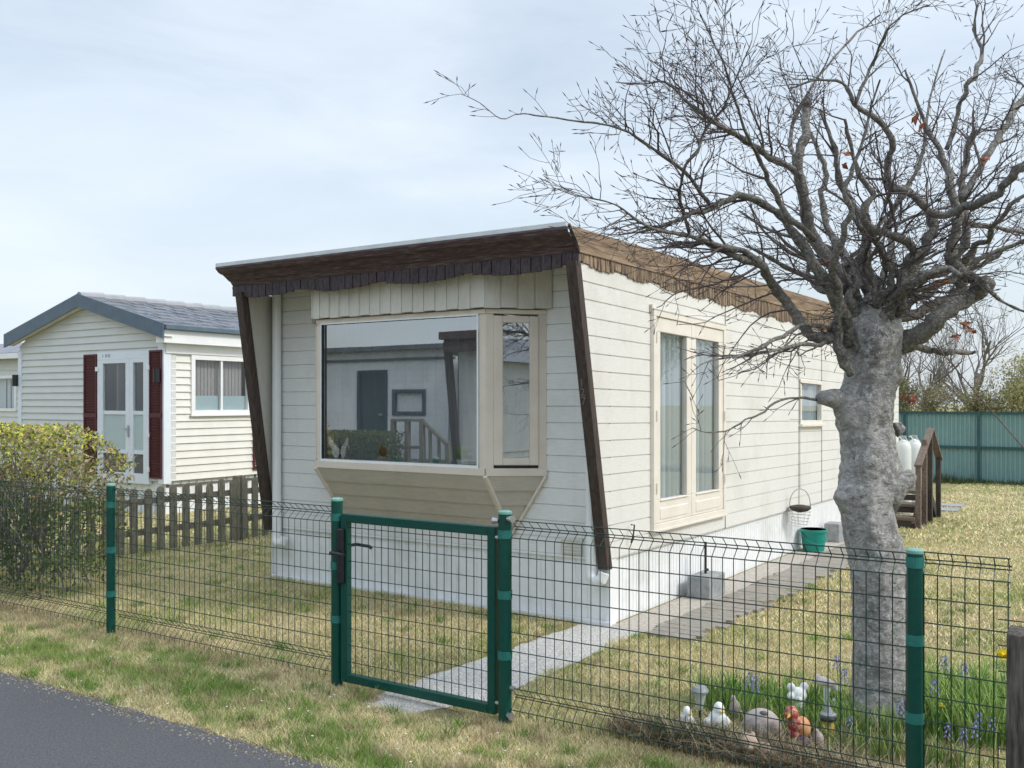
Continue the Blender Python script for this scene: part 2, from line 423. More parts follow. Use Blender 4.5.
def frame_y(mb, Y0, Y1, Z0, Z1, x, d, w, wt=None, wb=None):
    wt = wt or w; wb = wb or w
    mb.box(x, x+d, Y0, Y0+w, Z0+wb, Z1-wt).box(x, x+d, Y1-w, Y1, Z0+wb, Z1-wt).box(x, x+d, Y0, Y1, Z1-wt, Z1).box(x, x+d, Y0, Y1, Z0, Z0+wb)

# ================================================================== GROUND
def ground():
    mb = MB()
    ys = [-80, -6, -2, 6.4, 12, 20, 30, 60, 600]
    for a, b in zip(ys, ys[1:]):
        mb.quad((-500, a, gz(a)), (500, a, gz(a)), (500, b, gz(b)), (-500, b, gz(b)))
    m, nt, b = mat('lawn_soil'); N, L = nt.nodes, nt.links
    g = N.new('ShaderNodeNewGeometry')
    n1 = N.new('ShaderNodeTexNoise'); n1.inputs['Scale'].default_value = .9; n1.inputs['Detail'].default_value = 8; n1.inputs['Roughness'].default_value = .7
    n2 = N.new('ShaderNodeTexNoise'); n2.inputs['Scale'].default_value = 45; n2.inputs['Detail'].default_value = 8; n2.inputs['Roughness'].default_value = .8
    L.new(g.outputs['Position'], n1.inputs['Vector']); L.new(g.outputs['Position'], n2.inputs['Vector'])
    r1 = N.new('ShaderNodeValToRGB'); e = r1.color_ramp.elements
    e[0].position = .38; e[0].color = (.50, .42, .25, 1); e[1].position = .62; e[1].color = (.33, .33, .14, 1)
    L.new(n1.outputs['Fac'], r1.inputs[0])
    r2 = N.new('ShaderNodeValToRGB'); r2.color_ramp.elements[0].position = .32; r2.color_ramp.elements[1].position = .7
    r2.color_ramp.elements[0].color = (.42, .40, .36, 1); r2.color_ramp.elements[1].color = (1.15, 1.15, 1.1, 1)
    L.new(n2.outputs['Fac'], r2.inputs[0])
    mx = N.new('ShaderNodeMix'); mx.data_type = 'RGBA'; mx.blend_type = 'MULTIPLY'; mx.inputs[0].default_value = 1
    L.new(r1.outputs[0], mx.inputs[6]); L.new(r2.outputs[0], mx.inputs[7]); L.new(mx.outputs[2], b.inputs['Base Color'])
    bp = N.new('ShaderNodeBump'); bp.inputs['Strength'].default_value = .9; bp.inputs['Distance'].default_value = .03
    L.new(n2.outputs['Fac'], bp.inputs['Height']); L.new(bp.outputs[0], b.inputs['Normal'])
    b.inputs['Roughness'].default_value = .95; b.inputs['Specular IOR Level'].default_value = .1
    tag(mb.build('ground', m), kind='structure')
ground()
def road():
    m = simple('asphalt', (.050, .052, .058), (.145, .146, .152), 95, .9, 1., 130, lo=.3, hi=.75, bdist=.006)
    mb = MB(); n = 900; x0, x1 = -40, 30
    xs = [x0+(x1-x0)*i/n for i in range(n+1)]
    def e(x): return 3.19+.025*noise.noise(Vector((x*1.3, 0, 0)))+.03*noise.noise(Vector((x*6, 3, 0)))+.018*noise.noise(Vector((x*19, 5, 0)))
    for a, b in zip(xs, xs[1:]):
        mb.quad((a, -1.2, .012), (b, -1.2, .012), (b, e(b), .012), (a, e(a), .012))
        mb.quad((a, e(a), .012), (b, e(b), .012), (b, e(b)+.01, .0), (a, e(a)+.01, .0))
    tag(mb.build('road', m), kind='structure')
road()
GRAVEL = simple('gravel', (.36, .345, .32), (.72, .70, .66), 75, .95, 1., 75, detail=3, lo=.38, hi=.66, bdist=.012)
def path():
    mb = MB(); n = 120
    L0 = [(3.98, -3.66, -3.30), (4.38, -3.64, -3.06), (5.2, -3.58, -3.02), (6.2, -3.52, -3.02), (6.37, -3.5, -3.0), (6.9, -3.292, -2.8)]
    def ip(y):
        for a, b in zip(L0, L0[1:]):
            if a[0] <= y <= b[0]:
                t = (y-a[0])/(b[0]-a[0]); return a[1]+(b[1]-a[1])*t, a[2]+(b[2]-a[2])*t
        return L0[-1][1:]
    ys = [3.98+(6.37-3.98)*i/n for i in range(n+1)]
    def j(y, q): return .03*noise.noise(Vector((y*4, q, 0)))+.02*noise.noise(Vector((y*15, q, 0)))
    for a, b in zip(ys, ys[1:]):
        la, ra = ip(a); lb, rb = ip(b)
        mb.quad((la+j(a, 0), a, .004), (ra+j(a, 9), a, .004), (rb+j(b, 9), b, .004), (lb+j(b, 0), b, .004))
    mb.quad((-3.292, 6.37, .004), (-2.95, 6.37, .004), (-2.95, 6.9, -.003), (-3.292, 6.9, -.003))
    tag(mb.build('path', GRAVEL), kind='structure')
    mb = MB()
    a = 6.378
    while a < 17.5:
        b = a+.12
        mb.quad((-3.29, a, gz(a)+.005), (-2.98+j(a, 4), a, gz(a)+.005), (-2.98+j(b, 4), b, gz(b)+.005), (-3.29, b, gz(b)+.005)); a = b
    tag(mb.build('path_border', simple('sandy_strip', (.32, .285, .24), (.54, .50, .44), 40, .95, .8, 60)), kind='structure')
    # weathered timber boards laid as a walkway
    mb = MB(); y = 6.27; random.seed(3)
    while y < 13.4:
        for q in range(1):
            x1 = -2.56+random.uniform(-.06, .06)+.01*(y-7); x0 = -2.93 if y < 6.5 else -2.97
            z = gz(y)+.024+random.uniform(-.004, .004)
            mb.box(x0+random.uniform(-.02, .02), x1, y, y+.112, z-.03, z)
        y += .123
    tag(mb.build('path_boards', simple('path_boards', (.21, .19, .16), (.43, .40, .345), 9, .9, .7, 40, (2, 12, 6)), bevel=.004), kind='structure')
path()

# ------------------------------------------------------------------ grass
def sines(x, y, seed, f):
    r = np.random.RandomState(seed); o = np.zeros_like(x)
    for i in range(9):
        a = r.uniform(0, 2*np.pi); k = f*r.uniform(.5, 2.4); o += np.sin(k*(x*np.cos(a)+y*np.sin(a))+r.uniform(0, 6.28))
    return o/3.0
def grass_area(name, x0, x1, y0, y1, dens, hmin, hmax, wid, keep, green, lean=.5, straw=None, grn=None):
    n = int((x1-x0)*(y1-y0)*dens)
    x = RS.uniform(x0, x1, n); y = RS.uniform(y0, y1, n)
    k = keep(x, y); x, y = x[k], y[k]; n = len(x)
    g = green(x, y)
    z = -SL*np.clip(y-6.4, 0, 60)
    h = RS.uniform(hmin, hmax, n)*(.75+.5*np.clip(g, 0, 1)); w = wid*RS.uniform(.6, 1.3, n)
    az = RS.uniform(0, 2*np.pi, n); la = RS.uniform(0, 2*np.pi, n); ln = h*RS.uniform(.1, lean*2, n)
    V = np.zeros((n, 3, 3), dtype=np.float32)
    V[:, 0] = np.stack([x-np.cos(az)*w, y-np.sin(az)*w, z], 1)
    V[:, 1] = np.stack([x+np.cos(az)*w, y+np.sin(az)*w, z], 1)
    V[:, 2] = np.stack([x+np.cos(la)*ln, y+np.sin(la)*ln, z+h], 1)
    isg = (RS.uniform(0, 1, n) < np.clip(g, 0.03, .97))
    S1 = np.array(straw or (.88, .765, .48)); G1 = np.array(grn or (.34, .43, .12))
    c = np.where(isg[:, None], G1[None], S1[None])*RS.uniform(.45, 1.35, (n, 1))
    c = c*(1+RS.uniform(-.08, .08, (n, 3)))
    o = np_mesh(name, V, None, c.astype(np.float32), 'grass')
    tag(o, kind='stuff'); return o
def in_bed(x, y): return (x > -2.05) & (y > 4.3) & (y < 5.35)
def keep_yard(x, y):
    hou = (x > -6.98) & (x < -3.28) & (y > 6.38)
    pth = (x > -3.62+.04*np.sin(y*9)) & (x < -3.03+.05*np.sin(y*7+x*8)) & (y > 4.1) & (y < 6.7) & (RS.uniform(0, 1, len(x)) > .02)
    pl = (x > np.where(y < 6.4, -2.95, -3.3)) & (x < -2.58+.01*(y-7)+.05*np.sin(y*11)) & (y > 6.26) & (y < 13.5)
    nb = (x > -16.4) & (x < -12.4) & (y > 9.2)
    # inside the view wedge only
    lat = x*CT+y*ST; fw = -x*ST+y*CT
    v = np.abs(lat) < fw*.60+.4
    return ~hou & ~pth & ~pl & ~nb & v
def g_verge(x, y):
    t = (y-3.2)
    band = np.exp(-((t-.36)/.30)**2)*1.0
    return np.clip(band*(.72+.45*sines(x, y, 2, 3.2)+.25*sines(x, y, 3, 11))+.10+.20*sines(x, y, 5, 8), 0, 1)
def g_yard(x, y):
    return np.clip(.24+.18*sines(x, y, 8, 1.6)+.18*sines(x, y, 9, 5), .06, .9)
def keep_verge(x, y):
    pth = (x > -3.62+.06*np.sin(y*19)) & (x < -3.0+.05*np.sin(y*13)) & (y > 4.0)
    lat = x*CT+y*ST; fw = -x*ST+y*CT
    return (np.abs(lat) < fw*.6+.3) & (~pth | (RS.uniform(0, 1, len(x)) < .08)) & (y > 3.2+.03*sines(x, y, 21, 9))
tag(grass_area('verge_grass', -7.6, .6, 3.12, 4.25, 30000, .010, .036, .0016, keep_verge, g_verge, .8, grn=(.32, .40, .13)),
    'short patchy verge grass between the tarmac road and the green fence', 'grass')
tag(grass_area('lawn_grass', -9.6, 1.2, 4.25, 7.2, 12500, .012, .036, .0022, keep_yard, g_yard, .8),
    'dry yellowish lawn just inside the green fence', 'grass')
tag(grass_area('lawn_grass', -14, 8, 7.2, 13, 3300, .012, .04, .0042, keep_yard, g_yard, .8),
    'dry lawn beside and beyond the caravan', 'grass')
tag(grass_area('lawn_grass', -4, 22, 13, 26, 800, .015, .05, .009, keep_yard, g_yard, .8),
    'far lawn running up to the tall teal sheet fence', 'grass')
# dry matted litter and rank tufts along the foot of the fence
def g_dry(x, y): return np.clip(.22+.3*sines(x, y, 31, 5), .02, .7)
def keep_foot(x, y):
    yc = 4.22+.05*sines(x, y, 41, 3)
    p = np.exp(-((y-yc)/.10)**2)*(.35+.65*np.clip(sines(x, y, 42, 4), 0, 1))
    ok = (x < -4.1) | (x > -2.6)
    return (RS.uniform(0, 1, len(x)) < p) & ok & keep_yard(x, np.maximum(y, 4.3))
tag(grass_area('fence_foot_grass', -9, .6, 3.9, 4.6, 9000, .03, .085, .0022, keep_foot, g_dry, .9, straw=(.42, .35, .23), grn=(.15, .21, .06)),
    'dry dead tufts along the foot of the green mesh fence', 'grass')

def tufts(name, n, x0, x1, y0, y1, per, rad, h0, h1, cols, label, seed, keep=None):
    rs = np.random.RandomState(seed); cx = rs.uniform(x0, x1, n); cy = rs.uniform(y0, y1, n)
    if keep is not None: k = keep(cx, cy); cx, cy = cx[k], cy[k]; n = len(cx)
    x = np.repeat(cx, per)+rs.normal(0, rad, n*per); y = np.repeat(cy, per)+rs.normal(0, rad, n*per)
    m = n*per; h = rs.uniform(h0, h1, m); az = rs.uniform(0, 6.28, m); la = rs.uniform(0, 6.28, m); ln = h*rs.uniform(.2, 1.1, m); w = .0021*rs.uniform(.7, 1.6, m)
    z = -SL*np.clip(y-6.4, 0, 60)
    V = np.zeros((m, 3, 3), dtype=np.float32)
    V[:, 0] = np.stack([x-np.cos(az)*w, y-np.sin(az)*w, z], 1); V[:, 1] = np.stack([x+np.cos(az)*w, y+np.sin(az)*w, z], 1)
    V[:, 2] = np.stack([x+np.cos(la)*ln, y+np.sin(la)*ln, z+h], 1)
    ci = np.repeat(rs.randint(0, len(cols), n), per)
    c = np.array(cols)[ci]*rs.uniform(.6, 1.3, (m, 1))
    tag(np_mesh(name, V, None, c.astype(np.float32), 'grass'), label, 'grass', kind='stuff')
TG = [(.20, .34, .07), (.30, .40, .12), (.16, .27, .06), (.62, .54, .33), (.44, .36, .22)]
tufts('grass_tufts', 420, -7.4, .4, 3.24, 4.1, 60, .028, .03, .075, TG, 'coarser grass tufts dotted over the verge', 71, keep_verge)
tufts('grass_tufts', 520, -9.5, 1.2, 4.35, 9.5, 50, .035, .03, .07, TG, 'coarser grass tufts dotted over the lawn', 72, keep_yard)
def edge_grit():
    rs = np.random.RandomState(5); n = 1900; x = rs.uniform(-7.5, -2.4, n); y = 3.17+rs.normal(0, .035, n)-np.abs(rs.normal(0, .05, n))*(rs.uniform(0, 1, n) < .35); sz = rs.uniform(.0015, .0055, n)
    b = np.array([(-1, -1, 0), (1, -1, 0), (1, 1, 0), (-1, 1, 0), (-.6, -.5, 1.2), (.5, -.6, 1.1), (.6, .5, 1.3), (-.5, .6, 1.)]); F_ = np.array([(4, 5, 6, 7), (0, 1, 5, 4), (1, 2, 6, 5), (2, 3, 7, 6), (3, 0, 4, 7)])
    P = b[None]*sz[:, None, None]*rs.uniform(.6, 1.3, (n, 1, 3))+np.stack([x, y, np.full(n, .011)], 1)[:, None]
    V = P[:, F_].reshape(n*5, 4, 3).astype(np.float32)
    c = np.repeat(np.array([(.30, .28, .26), (.18, .17, .17), (.48, .45, .38), (.42, .34, .2)])[rs.randint(0, 4, n)], 5, axis=0)
    tag(np_mesh('road_grit', V, None, c.astype(np.float32), 'grass'), 'loose grit and crumbs along the edge of the tarmac', 'grit', kind='stuff')
    n = 420; x = rs.uniform(-7.4, .5, n); y = rs.uniform(3.0, 8.5, n); k = keep_verge(x, np.minimum(y, 4)) | (y > 4.2); x, y = x[k], y[k]; k = keep_yard(x, y) | (y < 4.2); x, y = x[k], y[k]; n = len(x)
    pts = np.stack([x, y, .028-SL*np.clip(y-6.4, 0, 9)], 1); d = rs.normal(0, 1, (n, 3)); d[:, 2] *= .35; d /= np.linalg.norm(d, axis=1)[:, None]; t = np.cross(d, np.array((0, 0, 1.))); sz = rs.uniform(.008, .020, (n, 1))
    V = np.stack([pts-d*sz, pts+t*sz*.45, pts+d*sz, pts-t*sz*.45], 1).astype(np.float32)
    c = np.array([(.20, .11, .06), (.30, .19, .11), (.14, .09, .06)])[rs.randint(0, 3, n)]
    tag(np_mesh('fallen_leaves', V, None, c.astype(np.float32), 'grass'), 'small brown fallen leaves on the verge and lawn', 'leaves', kind='stuff')
edge_grit()

# ================================================================== MAIN CARAVAN
HX, HY = -3.3, 6.4; LX = -6.97; YB = 17.1
home = empty('mobile_home', (HX, HY, 0), 'cream boarded mobile home with brown fascia and projecting bay window', 'mobile home')
Z0W, ZT = .50, 2.74
bayL, bayR = -6.36, -3.86     # where the bay meets the wall
# front wall
mb = MB()
siding(mb, 'x', HY, -1, LX, HX, Z0W, ZT, [(bayL, bayR, 1.14, 2.42)])
mb.build('front_wall', 'siding_front', home)
# right side wall incl. the raked wing at the front
OV = .50
def rake(z): return HY-OV*max(0, z-.5)/(2.72-.5)
FW = (7.12, 8.77, .655, 2.47)      # french window
SW = (11.3, 12.25, 1.50, 2.04)
mb = MB()
siding(mb, 'y', HX, 1, rake(1.5), YB, Z0W, 2.86, [FW, SW], a0f=rake)
mb.build('side_wall', 'siding_side', home)
mb = MB()
for y in (8.83, 11.28, 12.27, 14.6): mb.box(HX-.002, HX+.004, y, y+.012, .5, 2.7)
mb.build('panel_joint', 'dark', home)
mb = MB()
mb.box(LX-.02, LX, HY, YB, .02, 2.8).box(LX, HX-.012, YB-.02, YB, .02, 2.8)
mb.build('rear_wall', 'siding_front', home)
# inner lining so that rooms are enclosed
mb = MB()
mb.box(LX, HX-.05, HY+.05, YB-.05, .40, .44)      # floor
mb.box(LX, HX-.05, 10.2, 10.25, .44, 2.6)          # partition
mb.build('floor', 'dark', home)
# left raked wing, vertical panelling
mb = MB()
P = [(LX, HY, .5), (LX, HY-OV, 2.72), (LX, HY, 2.72)]
WX = (0, .13, 0)
mb.poly([(LX+.02+w, a, b) for w, (_, a, b) in zip(WX, P)]); mb.poly([(LX-.01+w, a, b) for w, (_, a, b) in zip(WX, P)][::-1])
mb.poly([(LX+.02, HY, .5), (LX-.01, HY, .5), (LX+.12, HY-OV, 2.72), (LX+.15, HY-OV, 2.72)])
for q in (.14, .29):
    zq = .5+2.22*q/OV; mb.hexa([(LX+.02, HY-q-.006, zq), (LX+.03, HY-q-.006, zq), (LX+.03, HY-q, zq), (LX+.02, HY-q, zq), (LX+.02+.26*q, HY-q-.006, 2.72), (LX+.03+.26*q, HY-q-.006, 2.72), (LX+.03+.26*q, HY-q, 2.72), (LX+.02+.26*q, HY-q, 2.72)])
mb.build('wing_panel', 'batten', home)
# skirting
mb = MB(); ribs(mb, 'x', HY+.02, -1, LX, HX, 0.0, Z0W, .105, .008, .14)
mb.box(LX, HX, HY-.005, HY+.03, Z0W-.012, Z0W+.006)
mb.box(LX-.01, HX+.012, HY-.02, HY+.01, -.02, .03)
mb.build('front_skirting', 'skirt', home)
mb = MB(); ribs(mb, 'y', HX-.02, 1, HY, YB, 0.0, Z0W, .062, .008, .22)
mb.box(HX-.03, HX+.004, HY-.004, HY+.10, 0, Z0W)
mb.build('side_skirting', 'skirt', home)
mb = MB(); mb.box(LX-.01, LX+.01, HY+.02, YB, 0, Z0W); mb.build('left_skirting', 'skirt', home)
# soffit, roof
mb = MB(); mb.box(LX-.01, HX, HY-OV+.015, HY+.02, 2.742, 2.76); mb.build('soffit', 'soffit', home)
def rz(y): return 2.90+.018*(y-5.8)      # top of the side fascia
mb = MB()
x0, x1 = LX-.04, HX+.05
x0, x1 = LX-.03, HX+.02
y0, y1 = HY-OV-.07, YB+.05
mb.hexa([(x0, y0, 2.86), (x1, y0, 2.86), (x1, y1, rz(y1)-.08), (x0, y1, rz(y1)-.08), (x0, y0+.02, 2.905), (x1-.02, y0+.02, 2.905), (x1-.02, y1, rz(y1)-.01), (x0, y1, rz(y1)-.01)])
mb.build('roof', 'metal_trim', home)
mb = MB(); mb.box(LX-.02, HX+.0, HY-OV-.168, HY-OV-.05, 2.921, 2.958); mb.build('roof_trim', 'metal_trim', home, bevel=.004)
# front fascia: lapped boards leaning outward
def lapped(mb, prof, pf, a0, a1, n=1):
    """prof: list (out, dz) bottom->top ; pf(a,out,dz)->point"""
    for k in range(n):
        u = a0+(a1-a0)*k/n; w = a0+(a1-a0)*(k+1)/n
        for p, q in zip(prof, prof[1:]):
            mb.quad(pf(u, *p), pf(w, *p), pf(w, *q), pf(u, *q))
fp = [(-.02, -.005), (.005, -.005), (.008, .0), (.030, .045), (.038, .045), (.052, .062), (.092, .108), (.100, .108), (.125, .125), (.150, .165), (.150, .178), (.12, .178)]
mb = MB()
def pf(a, o, z):
    x = LX+.03-o*.30 if a < .5 else HX+.004+o*.06
    return (x, HY-OV-o*1.15, 2.765+z*.86)
lapped(mb, fp, pf, 0, 1)
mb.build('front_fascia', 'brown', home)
mb = MB()   # left return
def pf(a, o, z): return (LX+.03-o*.30, HY-OV-o*1.15+(0 if a < .5 else (YB-5.9)), 2.765+z*.86)
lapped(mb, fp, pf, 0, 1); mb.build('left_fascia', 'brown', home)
mb = MB()   # right side fascia, weathered tan with the sunlight put into its colour, climbs slightly to the back
def pf(a, o, z):
    y = HY-OV-o*1.15+a*(YB+.1-HY+OV)
    k = 1+.0*a
    return (HX+.022+o*.22+.1*a*o, y, 2.765+.19*a+z*.86*(1+.3*a))
lapped(mb, fp, pf, 0, 1, 6)
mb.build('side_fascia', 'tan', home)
mb = MB(); mb.bar((HX+.012, HY-OV-.005, 2.765), (HX+.03, HY-OV-.178, 2.93), .016, .02); mb.build('fascia_corner', 'post_brown', home)
# scalloped strips under the fascia
mb = MB(); x = LX+.025; random.seed(5); k = 0
while x < HX+.01:
    w = .088
    u = (x-LX)/(HX-LX)
    zb = 2.682-.038*abs(math.sin(u*math.pi*4.0+.3))+random.uniform(-.004, .004)
    mb.box(x+.003, min(x+w-.003, HX+.012), HY-OV-.006-random.uniform(0, .008), HY-OV+.01, zb, 2.762); x += w; k += 1
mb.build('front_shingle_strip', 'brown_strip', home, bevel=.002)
mb = MB(); y = HY-OV; k = 0
while y < YB+.08:
    w = .027; u = (y-5.95)/.62; fr = u-math.floor(u)
    a = (y-HY+OV)/(YB-HY+.6)
    stp = [.035, .012, 0, .004, .02, .045][min(5, int(fr*6))]
    top = 2.766+.19*a
    zb = 2.672-.02*a+stp*.75+random.uniform(-.003, .003)
    o = random.uniform(0, .006)
    mb.box(HX+.002, HX+.010+o, y, y+w-.003, zb, top); y += w
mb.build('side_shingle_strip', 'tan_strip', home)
# raked brown posts
for X, XT, b in ((HX-.035, HX-.035, .43), (LX-.02, LX+.14, .46)):
    mb = MB()
    za = b; w = .043
    mb.hexa([(X-w, rake(.48)-.05, za), (X+w, rake(.48)-.05, za), (X+w, rake(.48)+.03, za), (X-w, rake(.48)+.03, za),
             (XT-w, rake(2.70)-.05, 2.70), (XT+w, rake(2.70)-.05, 2.70), (XT+w, rake(2.70)+.03, 2.70), (XT-w, rake(2.70)+.03, 2.70)])
    p = mb.build('raked_post', 'post_brown', home, bevel=.004)
    if X > -4:
        tag(p, 'dark brown raked post with a small pale number 127 running down it')
        zc = 1.86
        for ch, z in (('1', 1.83), ('2', 1.765), ('7', 1.70)):
            cu = bpy.data.curves.new('house_numeral', 'FONT'); cu.body = ch; cu.size = .085; cu.extrude = .001; cu.align_x = 'CENTER'
            t = bpy.data.objects.new('house_numeral', cu); COL.objects.link(t)
            bpy.context.view_layer.update()
            me = bpy.data.meshes.new_from_object(t.evaluated_get(bpy.context.evaluated_depsgraph_get()))
            bpy.data.objects.remove(t); me.materials.clear(); me.materials.append(M['numeral'])
            t = bpy.data.objects.new('house_numeral', me); COL.objects.link(t); t.parent = p
            t.location = (X-HX-.012, rake(z)-.054-HY+.0, z-.02); t.rotation_euler = (math.radians(90+11), 0, 0)
# bay window ------------------------------------------------------
yf = 6.08; cL, cR = -6.05, -4.225
zs, zh = 1.165, 2.405
def bar_pl(mb, a, b, z0, z1, t, out=.0):
    """vertical slab along plan segment a->b, thickness t inward"""
    a, b = Vector((*a, 0)), Vector((*b, 0)); d = (b-a).normalized(); n = Vector((d.y, -d.x, 0))
    o = n*out; i = -n*t
    mb.hexa([a+o+Vector((0, 0, z0)), b+o+Vector((0, 0, z0)), b+i+Vector((0, 0, z0)), a+i+Vector((0, 0, z0)),
             a+o+Vector((0, 0, z1)), b+o+Vector((0, 0, z1)), b+i+Vector((0, 0, z1)), a+i+Vector((0, 0, z1))])
LP, AL, AR, RP = (bayL, HY), (cL, yf), (cR, yf), (bayR, HY)
def lerp(a, b, t): return (a[0]+(b[0]-a[0])*t, a[1]+(b[1]-a[1])*t)
mb = MB()
bar_pl(mb, AL, AR, zs-.05, zs+.01, .06, .02); bar_pl(mb, AR, RP, zs-.05, zs+.01, .06, .02); bar_pl(mb, LP, AL, zs-.05, zs+.01, .06, .02)   # sill
bar_pl(mb, AL, AR, zh-.015, zh+.02, .06, .01); bar_pl(mb, AR, RP, zh-.015, zh+.02, .06, .01); bar_pl(mb, LP, AL, zh-.015, zh+.02, .06, .01)
bar_pl(mb, AL, (cL+.05, yf), zs+.01, zh-.015, .05); bar_pl(mb, (cR-.065, yf), AR, zs+.01, zh-.015, .05)
bar_pl(mb, AR, lerp(AR, RP, .13), zs+.01, zh-.015, .05, .002); bar_pl(mb, lerp(AR, RP, .86), RP, zs+.01, zh-.015, .05, .002)
bar_pl(mb, LP, lerp(LP, AL, .14), zs+.01, zh-.015, .05, .002); bar_pl(mb, lerp(LP, AL, .87), AL, zs+.01, zh-.015, .05, .002)
bay = mb.build('bay_window', 'cream_frame', home, bevel=.003)
mb = MB()  # slim white bead round the big pane
x0, x1 = cL+.05, cR-.065
frame_x(mb, x0, x1, zs+.01, zh-.015, yf-.004, .010, .012, .012, .02)
mb.build('glazing_bead', 'white', bay)
mb = MB(); mb.box(x0+.012, x0+.02, yf-.008, yf+.012, zs+.03, zh-.02); mb.build('seal', 'black', bay)
mb = MB(); mb.quad((x0+.01, yf+.02, zs+.02), (x1-.01, yf+.02, zs+.02), (x1-.01, yf+.02, zh-.02), (x0+.01, yf+.02, zh-.02)); mb.build('window_pane', 'glass', bay)
# casement sash in the angled faces
for (A, B, t0, t1) in ((AR, RP, .13, .86), (LP, AL, .14, .87)):
    mb = MB(); a, b = lerp(A, B, t0), lerp(A, B, t1)
    zz0, zz1 = zs+.035, zh-.03
    bar_pl(mb, a, lerp(a, b, .20), zz0, zz1, .03, .016); bar_pl(mb, lerp(a, b, .80), b, zz0, zz1, .03, .016)
    bar_pl(mb, lerp(a, b, .20), lerp(a, b, .80), zz0, zz0+.055, .03, .014); bar_pl(mb, lerp(a, b, .20), lerp(a, b, .80), zz1-.055, zz1, .03, .014)
    mb.build('casement', 'cream_frame', bay, bevel=.006)
    mb = MB(); c, d = lerp(a, b, .2), lerp(a, b, .8)
    mb.quad((*c, zz0+.05), (*d, zz0+.05), (*d, zz1-.05), (*c, zz1-.05)); mb.build('window_pane', 'glass', bay)
    mb = MB(); bar_pl(mb, a, b, zz0-.024, zz0-.004, .02, .004); mb.build('drip_gap', 'black', bay)
# battened box above
mb = MB()
def batt(a, b, n, ext0=0, ext1=0):
    A, B = Vector((*a, 0)), Vector((*b, 0)); d = (B-A).normalized()
    A -= d*ext0; B += d*ext1
    for k in range(n):
        p = A.lerp(B, k/n+.012); q = A.lerp(B, (k+1)/n-.012*(k < n-1))
        zb = 2.43+.006*(k % 2)
        bar_pl(mb, (p.x, p.y), (q.x, q.y), zb, 2.745, .02, .052)
        if k: 
            r = A.lerp(B, k/n-.012); bar_pl(mb, (r.x, r.y), (p.x, p.y), zb, 2.745, .02, .044)
e = .02
batt(AL, AR, 16, .02, .022); batt(AR, RP, 4, .022, .03); batt(LP, AL, 4, .03, .02)
mb.build('battened_box', 'batten', bay)
# tapered underside
zb = .635
bl, br = (-5.98, HY-.012), (-4.19, HY-.012)
tl, tr = (cL, yf-.012), (cR+.004, yf-.012)
def T(t, x): # t 0 top 1 bottom ; x 0..1
    A = lerp(tl, bl, t); B = lerp(tr, br, t); z = (zs-.05)+(zb-zs+.05)*t
    q = lerp(A, B, x); return Vector((q[0], q[1], z))
mb = MB(); nrow = 4
for k in range(nrow):
    t0, t1 = k/nrow, (k+1)/nrow
    up = Vector((0, -.012, 0))
    # lapped: each board's lower edge stands proud, pale lip
    mb.quad(T(t1, 0)+up, T(t1, 1)+up, T(t0, 1), T(t0, 0)); mb.quad(T(t1, 0), T(t1, 1), T(t1, 1)+up, T(t1, 0)+up)
RPd = (bayR+.005, HY-.012)
def Tr(t, x):
    A = lerp(tr, br, t); B = lerp(RPd, br, t); z = (zs-.05)+(zb-zs+.05)*t
    q = lerp(A, B, x); return Vector((q[0], q[1], z))
up = Vector((.009, -.009, 0))
for k in range(nrow):
    t0, t1 = k/nrow, (k+1)/nrow
    mb.quad(Tr(t1, 0)+up*(t1 < 1), Tr(t1, 1)+up*(t1 < 1), Tr(t0, 1), Tr(t0, 0)); mb.quad(Tr(t1, 0), Tr(t1, 1), Tr(t1, 1)+up, Tr(t1, 0)+up)
LPd = (bayL, HY-.012)
mb.poly([(*LPd, zs-.05), (*tl, zs-.05), (*bl, zb)])
mb.build('tapered_base', 'taupe', bay)
mb = MB()
mb.bar(Vector((*tr, zs-.052))+Vector((.004, -.01, 0)), Vector((*br, zb))+Vector((.004, -.012, 0)), .035, .03)
mb.bar(Vector((*RPd, zs-.052))+Vector((0, -.004, 0)), Vector((*br, zb))+Vector((.02, -.004, 0)), .035, .02)
mb.bar(Vector((*tl, zs-.052))+Vector((0, -.01, 0)), Vector((*bl, zb))+Vector((0, -.012, 0)), .03, .025)
mb.build('corner_strip', 'cream_frame', bay, bevel=.003)
mb = MB(); mb.poly([(*LP, zs-.01), (*AL, zs-.01), (*AR, zs-.01), (*RP, zs-.01)]); mb.box(bayL, bayR, HY+.0, HY+.1, zs-.03, zs-.01)
mb.build('inner_ledge', 'white', bay)
# window of the side wall -----------------------------------------
fy0, fy1, fz0, fz1 = FW
mb = MB()
frame_y(mb, fy0, fy1, fz0, fz1, HX-.05, .085, .05, .05, .045)
mb.box(HX-.02, HX+.045, fy0-.02, fy1+.02, fz0-.022, fz0)
frm = mb.build('french_window', 'beige_frame', home, bevel=.004)
ym = (fy0+fy1)/2
for a, b in ((fy0+.05, ym-.002), (ym+.002, fy1-.05)):
    mb = MB()
    frame_y(mb, a, b, fz0+.047, fz1-.052, HX-.03, .052, .105, .12, .195)
    mb.box(HX+.01, HX+.028, a+.09, b-.09, fz0+.075, fz0+.17)
    mb.box(HX+.01, HX+.034, a+.09, b-.09, fz0+.228, fz0+.244)
    lf = mb.build('window_leaf', 'beige_frame', frm, bevel=.006)
    mb = MB(); mb.quad((HX-.01, a+.1, fz0+.235), (HX-.01, b-.1, fz0+.235), (HX-.01, b-.1, fz1-.17), (HX-.01, a+.1, fz1-.17)); mb.build('window_pane', 'glass_side', frm)
mb = MB()
for z in (.95, 1.55, 2.2): mb.cyl(HX+.04, fy0+.045, z, z+.09, .008, 8); mb.cyl(HX+.04, fy1-.045, z, z+.09, .008, 8)
mb.build('hinge', 'beige_frame', frm)
